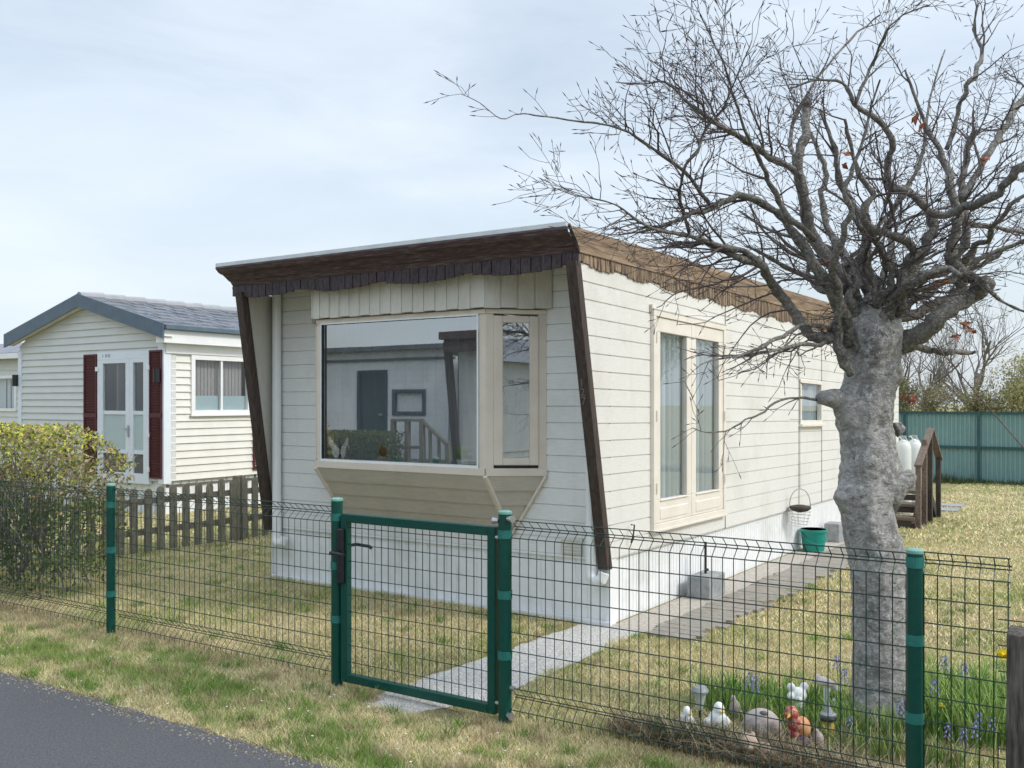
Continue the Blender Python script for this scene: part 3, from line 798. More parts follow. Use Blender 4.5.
mb = MB(); mb.box(HX+.002, HX+.038, fy0-.01, fy1+.02, fz1, fz1+.010); mb.box(HX+.002, HX+.025, fy0-.02, fy0-.0, fz1-.02, fz1+.04); mb.build('drip_rail', 'taupe', frm)
sy0, sy1, sz0, sz1 = SW
mb = MB(); frame_y(mb, sy0, sy1, sz0, sz1, HX-.04, .06, .045); mb.box(HX-.02, HX+.05, sy0-.02, sy1+.02, sz0-.03, sz0)
sw = mb.build('small_window', 'beige_frame', home, bevel=.004)
mb = MB(); mb.quad((HX-.01, sy0+.05, sz0+.05), (HX-.01, sy1-.05, sz0+.05), (HX-.01, sy1-.05, sz1-.05), (HX-.01, sy0+.05, sz1-.05)); mb.build('window_pane', 'glass_side', sw)
# rear side door beside the steps
mb = MB(); mb.box(HX+.002, HX+.03, 15.1, 15.85, .5, 2.4); dr = mb.build('side_door', 'white', home, bevel=.004)
mb = MB(); mb.box(HX+.03, HX+.06, 15.2, 15.32, 1.42, 1.45); mb.build('handle', 'steel', dr)
# downpipes
for X, lab in ((LX+.12, None), (HX-.13, None)):
    mb = MB(); y = HY-.055
    zt_ = 2.74; zb_ = .42
    mb.tube([(X, y, zt_), (X, y, zb_), (X+.01, y-.01, zb_-.05), (X+.05, y-.02, zb_-.075), (X+.10, y-.02, zb_-.06), (X+.115, y-.01, zb_-.01)], .043, 14)
    dp = mb.build('downpipe', 'white', home, smooth=False)
    mb = MB(); mb.cyl(X, y, .62, .65, .042, 14).cyl(X, y, 1.9, 1.93, .042, 14); mb.build('pipe_clip', 'white', dp)
mb = MB(); X0 = PY(562, HY).x; X1 = PY(583, HY).x
mb.box(X0, X1, HY-.02, HY+.0, .515, .65)
for i in range(5): mb.box(X0+.012, X1-.012, HY-.028, HY-.02, .53+i*.024, .54+i*.024)
mb.build('vent_grille', 'batten', home)
mb = MB(); mb.tube([(HX+.02, 6.72, .74), (HX+.05, 6.72, .74), (HX+.05, 6.70, .66), (HX+.03, 6.70, .6)], .006, 6); mb.build('hose_hook', 'black', home)

# ---- things seen through / on the windows
def curtain(name, pts, z0, z1, m, label, n=60, amp=.02, freq=55, base=None):
    mb = MB(); A, B = Vector((*pts[0], 0)), Vector((*pts[1], 0)); d = (B-A); nrm = Vector((d.y, -d.x, 0)).normalized(); Ln = d.length
    ps = []
    for i in range(n+1):
        t = i/n; ps.append(A+d*t+nrm*amp*(math.sin(t*Ln*freq)+.4*math.sin(t*Ln*freq*1.73+1)))
    for a, b in zip(ps, ps[1:]): mb.quad((a.x, a.y, z0), (b.x, b.y, z0), (b.x, b.y, z1), (a.x, a.y, z1))
    o = mb.build(name, m, base=(A.x, A.y, z0), smooth=True); tag(o, label, 'curtain'); return o
curtain('net_curtain', ((bayL+.1, HY+.12), (bayR-.1, HY+.12)), 1.15, 2.5, 'net', 'sheer net curtain hanging behind the big bay window pane', 200, .012, 70)
curtain('curtain', ((HX-.07, 7.24), (HX-.07, 7.93)), .55, 2.38, 'curtain', 'white pleated curtain behind the left leaf of the French window', 110, .035, 75)
curtain('curtain', ((HX-.07, 8.0), (HX-.07, 8.74)), .50, 2.34, 'curtain', 'white pleated curtain behind the right leaf of the French window', 120, .035, 75)
curtain('curtain', ((HX-.07, 11.33), (HX-.07, 12.2)), 1.35, 1.9, 'curtain', 'white curtain behind the small side window', 40, .02, 60)
# butterfly ornament
def butterfly():
    c = PY(340, 6.125, 450); mb = MB()
    for s in (-1, 1):
        pts = [(0, 0), (.035, .03), (.10, .115), (.118, .112), (.115, .06), (.085, .02), (.075, -.04), (.045, -.075), (.02, -.06)]
        if s > 0: pts = pts[::1]
        f = [Vector((c.x+s*x, c.y-.02*abs(x)/.1, c.z+z)) for x, z in pts]; bk = [p+Vector((0, .006, 0)) for p in f]
        mb.poly(f); mb.poly(bk[::-1])
        for i in range(len(f)): mb.quad(f[i], f[(i+1) % len(f)], bk[(i+1) % len(f)], bk[i])
    root = empty('butterfly_ornament', (c.x, c.y, 1.16), 'pale pink butterfly ornament standing in the left corner of the bay window', 'ornament')
    mb.build('wing', 'pink_white', root)
    mb = MB(); mb.tube([(c.x, c.y, c.z+.05), (c.x, c.y, c.z-.06), (c.x, c.y, 1.165)], [.006, .008, .004], 8); mb.ell((c.x, c.y, 1.166), (.03, .02, .006)); mb.build('body', 'dark_wood', root)
butterfly()
def pot_plant(px, lab, m, r=.05, h=.14, Y=6.22, seed=1, potm='stone2'):
    c = PY(px, Y); random.seed(seed); z = 1.157
    root = empty('pot_plant', (c.x, c.y, z), lab, 'pot plant')
    mb = MB(); mb.lathe(c.x, c.y, [(.03, z), (.042, z+.06), (.046, z+.06), (.046, z+.072), (.036, z+.072)], 14); mb.build('pot', potm, root)
    mb = MB()
    for i in range(60):
        a = random.uniform(0, 6.28); e = random.uniform(.1, 1.2); L_ = random.uniform(.4, 1)*h
        p = Vector((c.x, c.y, z+.06)); q = p+Vector((math.cos(a)*math.cos(e)*r*1.6, math.sin(a)*math.cos(e)*r*.8, math.sin(e)*L_+.02))
        w = Vector((-math.sin(a), math.cos(a), 0))*.008; mid = p.lerp(q, .55)+Vector((0, 0, .015))
        mb.quad(p, mid-w, q, mid+w)
    mb.build('leaves', m, root)
pot_plant(383, 'small dark potted plant behind the bay pane, left of centre', 'rust_leaf', .05, .12, seed=2)
pot_plant(398, 'potted plant with blue grey leaves behind the middle of the bay pane', 'grey_plastic', .05, .11, seed=4, potm='bucket')
pot_plant(462, 'bushy bright green plant in the right corner of the bay pane', 'plant_green', .09, .17, seed=3, potm='fig_white')

# ================================================================== FENCES AND GATE
FY = 4.17
def fence_post(root, X, top, r=.033, clamps=(.30, .62, .95)):
    mb = MB(); mb.cyl(X, FY, -.03, top-.018, r, 20); p = mb.build('post', 'green', root, smooth=False)
    mb = MB(); mb.lathe(X, FY, [(r+.002, top-.018), (r+.002, top-.006), (r*.7, top)], 20); mb.build('cap', 'cap', p)
    mb = MB()
    for z in clamps:
        mb.cyl(X, FY, z-.022, z+.022, r+.0035, 20)
    mb.build('clamp', 'clamp', p)
    return p
def wire_panel(root, x0, x1, top, n=None, gy=0., lbl=None):
    mb = MB(); r = .0024
    prof = [(top+.0, 0), (top-.045, .055), (top-.092, 0), (.19, 0), (.135, .058), (.075, 0), (.045, 0)]
    n = n or round((x1-x0)/.0525)
    for i in range(n+1):
        x = x0+(x1-x0)*i/n+random.uniform(-.001, .001)
        mb.tube([(x, FY+o+gy, z) for z, o in prof], r, 4, False)
    zz = [(top, 0), (top-.038, .05), (top-.052, .05), (top-.092, 0), (.19, 0), (.142, .053), (.128, .053), (.075, 0)]
    z = top-.19
    while z > .24: zz.append((z, 0)); z -= .1
    for z, o in zz:
        sag = random.uniform(-.002, .002)
        mb.tube([(x0-.01, FY+o+gy-.004, z), ((x0+x1)/2, FY+o+gy-.004, z+sag), (x1+.01, FY+o+gy-.004, z)], r*1.15, 4, False)
    return mb.build('mesh_panel', 'wire', root)
XP1, XP2, XP3, XP4 = PY(111, FY).x, PY(337, FY).x, PY(505, FY).x, PY(915, FY).x
fl = empty('mesh_fence', (XP1, FY, 0), 'green wire mesh fence with round posts left of the gate', 'fence')
fence_post(fl, XP1, 1.105, .032); fence_post(fl, XP2, 1.125, .035, (.40, .72, 1.01))
wire_panel(fl, XP1+.035, XP2-.04, 1.07); wire_panel(fl, XP1-2.15, XP1-.035, 1.06)
fence_post(fl, XP1-2.2, 1.09, .032); wire_panel(fl, XP1-4.4, XP1-2.24, 1.055)
fr_ = empty('mesh_fence', (XP3, FY, 0), 'green wire mesh fence with round posts right of the gate', 'fence')
fence_post(fr_, XP3, 1.125, .036, (.36, .68, 1.0)); fence_post(fr_, XP4, 1.095, .033, (.40, .72, 1.04))
wire_panel(fr_, XP3+.04, XP4-.035, 1.075)
XE = PY(1008, FY).x
wire_panel(fr_, XP4+.035, XE, 1.085)
mb = MB()
for z in (.86,): mb.cyl(XP3-.0, FY, z, z+.001, .01, 6)
mb = MB(); mb.tube([(XP3+.03, FY-.02, 1.085), (XP3+.07, FY-.03, 1.085)], [.012, .02], 10).tube([(XP3-.03, FY-.02, 1.07), (XP3-.06, FY-.03, 1.07)], [.012, .018], 10)
mb.tube([(XP3+.03, FY-.02, .05), (XP3+.06, FY-.03, .05)], [.012, .02], 10).tube([(XP3+.03, FY+.0, .19), (XP3+.06, FY-.0, .19)], [.010, .014], 10)
mb.build('hinge_bolt', 'steel', fr_)
# gate
g0, g1 = PY(343, FY-.0).x, PY(497, FY-.0).x
gate = empty('garden_gate', (g0, FY, 0), 'closed green metal garden gate with square frame and mesh infill', 'gate')
mb = MB(); gz0, gz1 = .035, 1.035
for a in ((g0, g0+.05, gz0, gz1), (g1-.05, g1, gz0, gz1), (g0+.05, g1-.05, gz1-.05, gz1), (g0+.05, g1-.05, gz0, gz0+.05)): mb.box(a[0], a[1], FY-.022, FY+.022, a[2], a[3])
mb.build('frame', 'green', gate, bevel=.004)
mb = MB(); n = 20
for i in range(1, n):
    x = g0+.05+(g1-g0-.1)*i/n; mb.tube([(x, FY, gz0+.04), (x, FY, gz1-.04)], .0024, 5, False)
z = gz0+.05+.07
while z < gz1-.06: mb.tube([(g0+.04, FY-.004, z), (g1-.04, FY-.004, z)], .0024, 5, False); z += .1
mb.build('mesh_infill', 'wire', gate)
mb = MB(); mb.box(g0-.012, g0+.038, FY-.045, FY-.022, .62, .95); mb.build('lock_box', 'black', gate, bevel=.01)
mb = MB(); X = g0+.005
mh = MB(); mh.tube([(X+.02, FY+.03, .84), (X+.02, FY+.09, .84), (X+.12, FY+.095, .835), (X+.135, FY+.095, .825)], .010, 10); mh.build('handle', 'black', gate)
mb.tube([(X, FY-.04, .81), (X, FY-.095, .81), (X-.012, FY-.10, .81), (X+.10, FY-.105, .808)], [.011, .011, .011, .010], 10)
mb.build('handle', 'black', gate)
mb = MB()
for z in (.10, .98): mb.tube([(g1, FY-.01, z), (g1+.05, FY-.01, z)], .010, 8)
mb.build('hinge', 'steel', gate)
# weathered post & rigid wire at the far right
mb = MB(); pX = PY(1024, 3.98).x
mb.hexa([(pX-.06, 3.95, -.05), (pX+.06, 3.95, -.05), (pX+.06, 4.06, -.05), (pX-.06, 4.06, -.05), (pX-.055, 3.95, .84), (pX+.06, 3.95, .83), (pX+.06, 4.06, .85), (pX-.055, 4.06, .85)])
tag(mb.build('fence_stake', 'stake', base=(pX, 4, 0), bevel=.006), 'thick weathered wooden stake at the right edge of the fence', 'post')
mb = MB(); q = PY(998, 4.10)
mb.hexa([(q.x-.06, 4.2, 0), (q.x+.12, 4.08, 0), (q.x+.12, 4.11, 0), (q.x-.06, 4.23, 0), (q.x-.06, 4.2, .13), (q.x+.12, 4.08, .36), (q.x+.12, 4.11, .36), (q.x-.06, 4.23, .13)])
tag(mb.build('board_offcut', 'grey_wood', base=(q.x, 4.1, 0), bevel=.004), 'slanted old board leaning at the foot of the weathered stake', 'board')
mb = MB()
xa, xb = PY(998, 4.09).x, pX+.5
for i in range(8): mb.tube([(xa+i*.10, 4.09, .12), (xa+i*.10, 4.09, .98 if i else .42)], .0025, 5, False)
for i in range(9): mb.tube([(xa+(.0 if i < 8 else .1), 4.085, .16+i*.10), (xb, 4.085, .16+i*.10)], .0025, 5, False)
o = mb.build('wire_netting', 'wire', base=(xa, 4.09, 0)); tag(o, 'older square wire netting fixed to the weathered stake', 'netting')

# picket fence between the plots
PXX = -9.2
pf = empty('picket_fence', (PXX, 6.0, 0), 'weathered grey brown picket fence with rounded tops between the plots', 'fence')
random.seed(12)
def picket(X, Y, h, w=.085, ax='y', mw='grey_wood'):
    mb = MB(); tilt = random.uniform(-.012, .012); z0 = .03
    prof = [(-w/2, z0), (w/2, z0), (w/2, h-.045), (w/2*.78, h-.018), (w/2*.4, h-.003), (0, h), (-w/2*.4, h-.003), (-w/2*.78, h-.018), (-w/2, h-.045)]
    def Q(u, z, d): return (X+d, Y+u+tilt*z, z+gz(Y)) if ax == 'y' else (X+u+tilt*z, Y+d, z+gz(Y))
    f = [Q(u, z, .012) for u, z in prof]; b = [Q(u, z, -.012) for u, z in prof]
    mb.poly(f); mb.poly(b[::-1])
    for i in range(len(f)): mb.quad(f[i], b[i], b[(i+1) % len(f)], f[(i+1) % len(f)])
    return mb.build('picket', mw, pf)
y = 5.75; k = 0
while y < 9.05:
    big = y > 7.5
    picket(PXX+random.uniform(-.005, .005), y, (.785 if big else .745)+random.uniform(-.015, .015), .09); y += .172; k += 1
for y in (7.9, 7.98, 9.1):
    mb = MB(); mb.box(PXX-.08, PXX-.0, y-.035, y+.035, 0, .79); mb.build('post', 'grey_wood', pf, bevel=.01)
for z in (.22, .56):
    mb = MB(); mb.box(PXX-.055, PXX-.014, 5.6, 9.1, z+gz(7), z+.07+gz(7)); mb.build('rail', 'grey_wood', pf, bevel=.004)

# ================================================================== HEDGE
def leaf_cloud(pts, nrm, size, cols, jitter=1.0):
    n = len(pts)
    d = RS.normal(0, 1, (n, 3)); d[:, 2] += .2; d /= np.linalg.norm(d, axis=1)[:, None]
    t = np.cross(d, RS.normal(0, 1, (n, 3))); t /= np.linalg.norm(t, axis=1)[:, None]
    s = size*RS.uniform(.6, 1.35, (n, 1))
    V = np.zeros((n, 4, 3), dtype=np.float32)
    V[:, 0] = pts-d*s; V[:, 1] = pts+t*s*.45; V[:, 2] = pts+d*s; V[:, 3] = pts-t*s*.45
    return V
def hedge():
    x0, x1, y0, y1, zt = -12.6, -7.30, 4.45, 5.15, 1.50
    root = empty('hedge', ((x0+x1)/2, 4.8, 0), 'large clipped hedge with yellow green new leaves behind the mesh fence', 'hedge')
    n = 270000
    x = RS.uniform(x0, x1, n); y = RS.uniform(y0, y1, n); z = RS.uniform(.0, 1, n)**.8*zt
    # keep shell biased, with bumpy surface
    bump = .09*sines(x*1.0, y+z*1.7, 51, 5)+.05*sines(x, z*2+y, 52, 11)+.04*sines(x*1.3, z*1.5-y, 57, 26)
    dtop = zt+bump-z; dfr = y-(y0+bump+.16*np.clip((zt-z-1.0)/.5, 0, 1)*0); drt = (x1+bump*1.2-.34*np.clip(1-z/zt, 0, 1))-x; dbk = y1+bump-y
    # rounded upper right corner
    cor = (x1+bump-x)+(zt-z)*1.0-.25
    dep = np.minimum(np.minimum(np.minimum(dtop, dfr), np.minimum(drt, dbk)), cor)
    low = np.clip((.30-z)/.3, 0, 1)
    clump = np.clip(.62+.75*sines(x*1.2, z+y, 58, 9), .12, 1)
    k = (dep > 0) & (RS.uniform(0, 1, n) < clump) & (RS.uniform(0, 1, n) < np.exp(-dep/.10)*.85+.02) & (RS.uniform(0, 1, n) > low*.6)
    x, y, z, dep = x[k], y[k], z[k], dep[k]; n = len(x)
    pts = np.stack([x, y, z], 1)
    V = leaf_cloud(pts, None, .021, None)
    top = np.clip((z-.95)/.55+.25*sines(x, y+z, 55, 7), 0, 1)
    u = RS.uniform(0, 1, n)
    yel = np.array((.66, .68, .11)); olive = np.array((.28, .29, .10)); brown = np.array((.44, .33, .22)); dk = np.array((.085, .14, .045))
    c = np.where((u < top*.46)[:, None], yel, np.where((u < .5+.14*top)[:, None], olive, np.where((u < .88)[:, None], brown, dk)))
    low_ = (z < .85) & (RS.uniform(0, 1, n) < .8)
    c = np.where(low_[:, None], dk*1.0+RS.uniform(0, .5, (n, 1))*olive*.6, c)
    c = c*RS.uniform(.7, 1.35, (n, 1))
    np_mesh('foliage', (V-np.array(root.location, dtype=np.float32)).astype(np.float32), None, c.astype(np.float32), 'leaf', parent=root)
    mb = MB(); random.seed(8)
    for i in range(330):
        X = random.uniform(x0, x1-.45); Y = random.uniform(y0+.08, y1-.12)
        p = Vector((X, Y, random.uniform(0, .5))); pts = [p]; d = Vector((random.uniform(-.5, .5), random.uniform(-.5, .5), 1)).normalized()
        for j in range(5):
            d = (d+Vector((random.uniform(-.3, .3), random.uniform(-.3, .3), .1))).normalized(); p = p+d*.2
            if p.z > zt-.02: break
            pts.append(p)
        if len(pts) > 1: mb.tube(pts, [.009*(1-j/7) for j in range(len(pts))], 4, False)
    mb.build('twigs', 'limb', root)
hedge()

# ================================================================== NEIGHBOUR HOMES
def neighbour():
    WL, WR, YF, YBk = -16.40, -12.40, 9.2, 18.5
    b0 = gz(9.2)
    R = empty('holiday_home', (WR, YF, b0), 'cream vinyl clad holiday home with blue grey gable trim and maroon shutters', 'mobile home')
    rx, rzd = -14.38, 3.44; eR, eL, ez = -12.18, -16.60, 2.86
    sl = (rzd-ez)/(eR-rx)
    doorx = (PY(99.5, YF).x, PY(151, YF).x)
    mb = MB()
    def tf(z):
        if z < 2.5: return (WL, WR)
        h = (rzd-.17-z)/sl; return (max(WL, rx-h), min(WR, rx+h))
    siding(mb, 'x', YF, -1, WL, WR, .48, 3.28, [(doorx[0], doorx[1], .3, 2.5)], .115, lap=.024, topf=tf)
    mb.build('gable_wall', 'n_siding_front', R)
    wy0, wy1 = PXp(190, WR).y, PXp(249.5, WR).y
    mb = MB(); siding(mb, 'y', WR, 1, YF, YBk, .48, 2.50, [(wy0, wy1, 1.50, 2.44)], .115, lap=.024); mb.build('side_wall', 'n_siding_side', R)
    mb = MB(); mb.box(WL, WL+.02, YF, YBk, 0, 2.5).box(WL, WR, YBk, YBk+.02, 0, 2.5).box(WL+.02, WR-.02, YF+1.8, YF+1.84, .4, 2.5).box(WL+.02, WR-.02, YF+.06, YBk, .38, .42).box(WR-1.2, WR-1.16, YF, YBk, .42, 2.45)
    mb.build('inner_wall', 'dark', R)
    mb = MB(); ribs(mb, 'x', YF+.03, -1, WL, WR, b0, .48, .15); ribs(mb, 'y', WR-.03, 1, YF, YBk, b0, .48, .15); mb.build('skirting', 'skirt', R)
    mb = MB(); mb.box(WR-.11, WR+.03, YF-.03, YF+.11, .44, 2.6).box(WL-.03, WL+.08, YF-.03, YF+.08, .44, 2.6); mb.build('corner_trim', 'upvc', R, bevel=.004)
    mb = MB(); mb.box(WR+.001, WR+.02, YF+.12, YF+.2, .48, 2.5); mb.build('side_trim', 'n_siding_front', R)
    # roof: two slopes of tiles
    mb = MB(); Yr0, Yr1 = YF-.16, YBk+.2
    def slope(s, eX):
        nrow = 7
        for k in range(nrow):
            t0, t1 = k/nrow, (k+1)/nrow
            xa, xb = rx+(eX-rx)*t0, rx+(eX-rx)*t1; za, zb = rzd-.02+(ez-rzd)*t0, rzd-.02+(ez-rzd)*t1
            y = Yr0
            while y < Yr1:
                yb = min(y+.20, Yr1)
                up = .014+.012*(int((y-Yr0)/.2+k) % 2)+random.uniform(0, .006)
                mb.hexa([(xa, y, za-.01), (xb, y, zb-.01), (xb, yb, zb-.01), (xa, yb, za-.01), (xa, y, za+.006), (xb, y, zb+up), (xb, yb, zb+up), (xa, yb, za+.006)])
                y += .20
    slope(1, eR); slope(-1, eL)
    rt = simple('grey_tiles', (.10, .115, .14), (.22, .235, .265), 3.5, .7, .4, 40)
    rf = mb.build('roof', rt, R)
    mb = MB(); y = Yr0
    while y < Yr1:
        mb.tube([(rx, y, rzd-.01), (rx, min(y+.42, Yr1), rzd+.005)], [.075, .085], 10); y += .40
    mb.build('ridge_cap', simple('ridge_grey', (.30, .31, .33), (.36, .37, .39), 5, .7), rf)
    mb = MB()   # barge boards
    for eX in (eR, eL):
        s = 1 if eX > rx else -1
        za, zb = rzd, ez+.0
        p = [(rx, za+.03), (eX, zb+.03), (eX, zb-.20), (rx, za-.185)]
        f = [(x, Yr0-.03, z) for x, z in p]; b = [(x, Yr0, z) for x, z in p]
        mb.hexa([f[3], f[2], b[2], b[3], f[0], f[1], b[1], b[0]] if s > 0 else [f[2], f[3], b[3], b[2], f[1], f[0], b[0], b[1]])
    mb.build('barge_board', 'slate_trim', R)
    mb = MB()
    for eX in (eR, eL):
        mb.quad((rx, Yr0, rzd-.165), (eX, Yr0, ez-.165), (eX, YF, ez-.165), (rx, YF, rzd-.165))
    mb.build('eave_soffit', 'soffit', R)
    mb = MB(); mb.box(eR-.04, eR+.05, Yr0, Yr1, ez-.06, ez+.015); mb.build('gutter', 'slate_trim', R, bevel=.01)
    mb = MB(); mb.box(WR-.01, eR-.03, Yr0+.02, Yr1, ez-.26, ez-.062); mb.box(WR-.02, WR+.05, YF-.0, YBk, 2.45, 2.60); mb.build('white_fascia', 'white', R, bevel=.004)
    # shutters on the gable
    def shutter(xa, xb, za, zb, parent, ax='x'):
        mb = MB()
        n = int((zb-za)/.045)
        if ax == 'x':
            frame_x(mb, xa, xb, za, zb, YF-.018, .03, .03); mb.box(xa+.01, xb-.01, YF-.030, YF-.018, za+.01, zb-.01)
            for i in range(n): z = za+.03+i*(zb-za-.06)/n; mb.quad((xa+.03, YF-.032, z), (xb-.03, YF-.032, z), (xb-.03, YF-.046, z+.030), (xa+.03, YF-.046, z+.030)); mb.quad((xa+.03, YF-.046, z+.030), (xb-.03, YF-.046, z+.030), (xb-.03, YF-.032, z+.036), (xa+.03, YF-.032, z+.036))
            mb.box(xa, xb, YF-.05, YF-.018, (za+zb)/2-.05, (za+zb)/2+.02)
        else:
            frame_y(mb, xa, xb, za, zb, WR+.018, .03, .03)
            for i in range(n): z = za+.03+i*(zb-za-.06)/n; mb.quad((WR+.022, xa+.03, z), (WR+.022, xb-.03, z), (WR+.042, xb-.03, z+.03), (WR+.042, xa+.03, z+.03))
        return mb.build('shutter', 'maroon', parent)
    zt = 2.48; zb = .52
    shutter(PY(86, YF).x, PY(99, YF).x, zb, zt, R); shutter(PY(151.5, YF).x, PY(164, YF).x, zb, zt+.02, R)
    # double door
    a, b = doorx; mb = MB(); frame_x(mb, a, b, .42, 2.5, YF+.02, .06, .05, .12, .06)
    d = mb.build('double_door', 'upvc', R, bevel=.004)
    xm = PY(131.5, YF).x
    for (u, w, nm) in ((a+.05, xm, 'leaf'), (xm+.004, b-.05, 'leaf')):
        mb = MB(); fw = .10 if w-u > .6 else .09
        frame_x(mb, u, w, .48, 2.38, YF+.01, .05, fw, .06, .10)
        mb.box(u+fw, w-fw, YF-.03, YF+.01, 1.50, 1.56).box(u+fw, w-fw, YF-.03, YF+.01, .88, .94)
        lf = mb.build('door_leaf', 'upvc', d, bevel=.003)
        mb = MB(); mb.quad((u+fw, YF-.01, 1.56), (w-fw, YF-.01, 1.56), (w-fw, YF-.01, 2.32), (u+fw, YF-.01, 2.32)); mb.build('glass_pane', 'glass_far', d)
        mb = MB(); mb.box(u+fw, w-fw, YF-.012, YF-.004, .94, 1.50); mb.build('frosted_pane', 'fog_glass', d)
        mb = MB(); mb.box(u+fw, w-fw, YF-.012, YF-.004, .58, .88); mb.build('lower_pane', 'dark', d)
    mb = MB(); mb.box(xm-.13, xm-.0, YF-.075, YF-.06, 1.26, 1.285).box(xm-.03, xm-.0, YF-.06, YF-.04, 1.15, 1.33); mb.build('handle', 'steel', d)
    mb = MB()
    for z in (.62, 1.15, 2.2): mb.box(a-.03, a+.03, YF-.06, YF-.04, z, z+.07).box(b-.03, b+.03, YF-.06, YF-.04, z, z+.07)
    mb.build('hinge', 'white', d)
    mb = MB()
    xq = PY(105, YF).x
    for i, w in enumerate((.02, .02, .02)):
        for dx in ((0,), (0, .03), (0, .03))[i]: mb.box(xq+i*.075+dx, xq+i*.075+dx+.008, YF-.045, YF-.0405, 2.42, 2.47)
    mb.build('door_number', 'grey_plastic', d)
    # wall lamp on the right shutter, another on far left corner
    q = PY(162, YF).x
    mb = MB(); mb.cyl(q, YF-.10, 2.0, 2.21, .05, 14).box(q-.02, q+.02, YF-.06, YF-.0, 2.08, 2.13); l1 = mb.build('wall_lamp', 'black', R)
    q = PY(14, YF).x
    mb = MB(); mb.cyl(WL-.06, YF-.06, 1.98, 2.18, .05, 14); mb.build('wall_lamp', 'black', R)
    # side window
    mb = MB(); frame_y(mb, wy0, wy1, 1.50, 2.44, WR-.03, .075, .07)
    ymid = (wy0+wy1)/2; mb.box(WR-.02, WR+.03, ymid-.02, ymid+.02, 1.57, 2.37); mb.box(WR, WR+.07, wy0-.02, wy1+.02, 1.475, 1.50)
    w = mb.build('side_window', 'white', R, bevel=.003)
    mb = MB(); mb.quad((WR+.002, wy0+.07, 1.57), (WR+.002, wy1-.07, 1.57), (WR+.002, wy1-.07, 2.37), (WR+.002, wy0+.07, 2.37)); mb.build('window_pane', 'glass_far', w)
    mb = MB(); mb.box(WR-.04, WR-.03, wy0+.05, wy1-.05, 1.57, 1.80); mb.build('privacy_film', 'fog_glass', w)
    mb = MB(); y = wy0+.06
    while y < wy1-.1: mb.box(WR-.09, WR-.085, y, y+.062, 1.8, 2.4); y += .07
    mb.build('vertical_blind', simple('blind_slat', (.36, .32, .31), (.40, .36, .35), 20, .7), w)
    # second door on the side
    shutter(PXp(252, WR).y, PXp(265, WR).y, .56, 1.68, R, 'y')
neighbour()
def far_left():
    R = empty('chalet', (-24, 14, gz(14)), 'pale boarded holiday home at the far left edge behind the others', 'mobile home')
    mb = MB(); b = gz(14)
    wx0, wx1 = PY(-20, 14).x, PY(17.5, 14).x
    siding(mb, 'x', 14, -1, -34, -20.5, .4, 2.95, [(wx0, wx1, 1.45, 2.42)], .18, lap=.024)
    mb.build('front_wall', 'n_siding_front', R)
    mb = MB(); mb.box(-34, -20.5, 14.6, 14.65, 0, 2.9).box(-20.5, -20.48, 14, 22, b, 2.95); mb.build('rear_wall', 'n_siding_front', R)
    mb = MB(); ribs(mb, 'x', 14.03, -1, -34, -20.5, b, .4, .2); mb.build('skirting', 'skirt', R)
    mb = MB(); mb.hexa([(-34.2, 13.75, 2.95), (-20.3, 13.75, 2.95), (-20.3, 22, 2.95), (-34.2, 22, 2.95), (-34.2, 13.75, 3.02), (-20.3, 13.75, 3.02), (-20.3, 18, 3.75), (-34.2, 18, 3.75)])
    mb.build('roof', simple('far_tiles', (.17, .18, .21), (.27, .28, .31), 6, .7), R)
    mb = MB(); mb.box(-34, -20.3, 13.70, 13.75, 2.86, 3.0); mb.build('fascia', 'white', R)
    mb = MB(); frame_x(mb, wx0, wx1, 1.45, 2.42, 14.0, .05, .08); w = mb.build('window', 'white', R)
    mb = MB(); mb.quad((wx0, 13.98, 1.5), (wx1, 13.98, 1.5), (wx1, 13.98, 2.4), (wx0, 13.98, 2.4)); mb.build('window_pane', 'glass_far', w)
    mb = MB(); x = wx0+.05
    while x < wx1-.06: mb.box(x, x+.16, 14.12+.02*math.sin(x*9), 14.13+.02*math.sin(x*9), 1.45, 2.42); x += .19
    mb.build('window_blind', simple('pale_blind', (.55, .6, .6), (.7, .73, .72), 20, .7), w)
far_left()
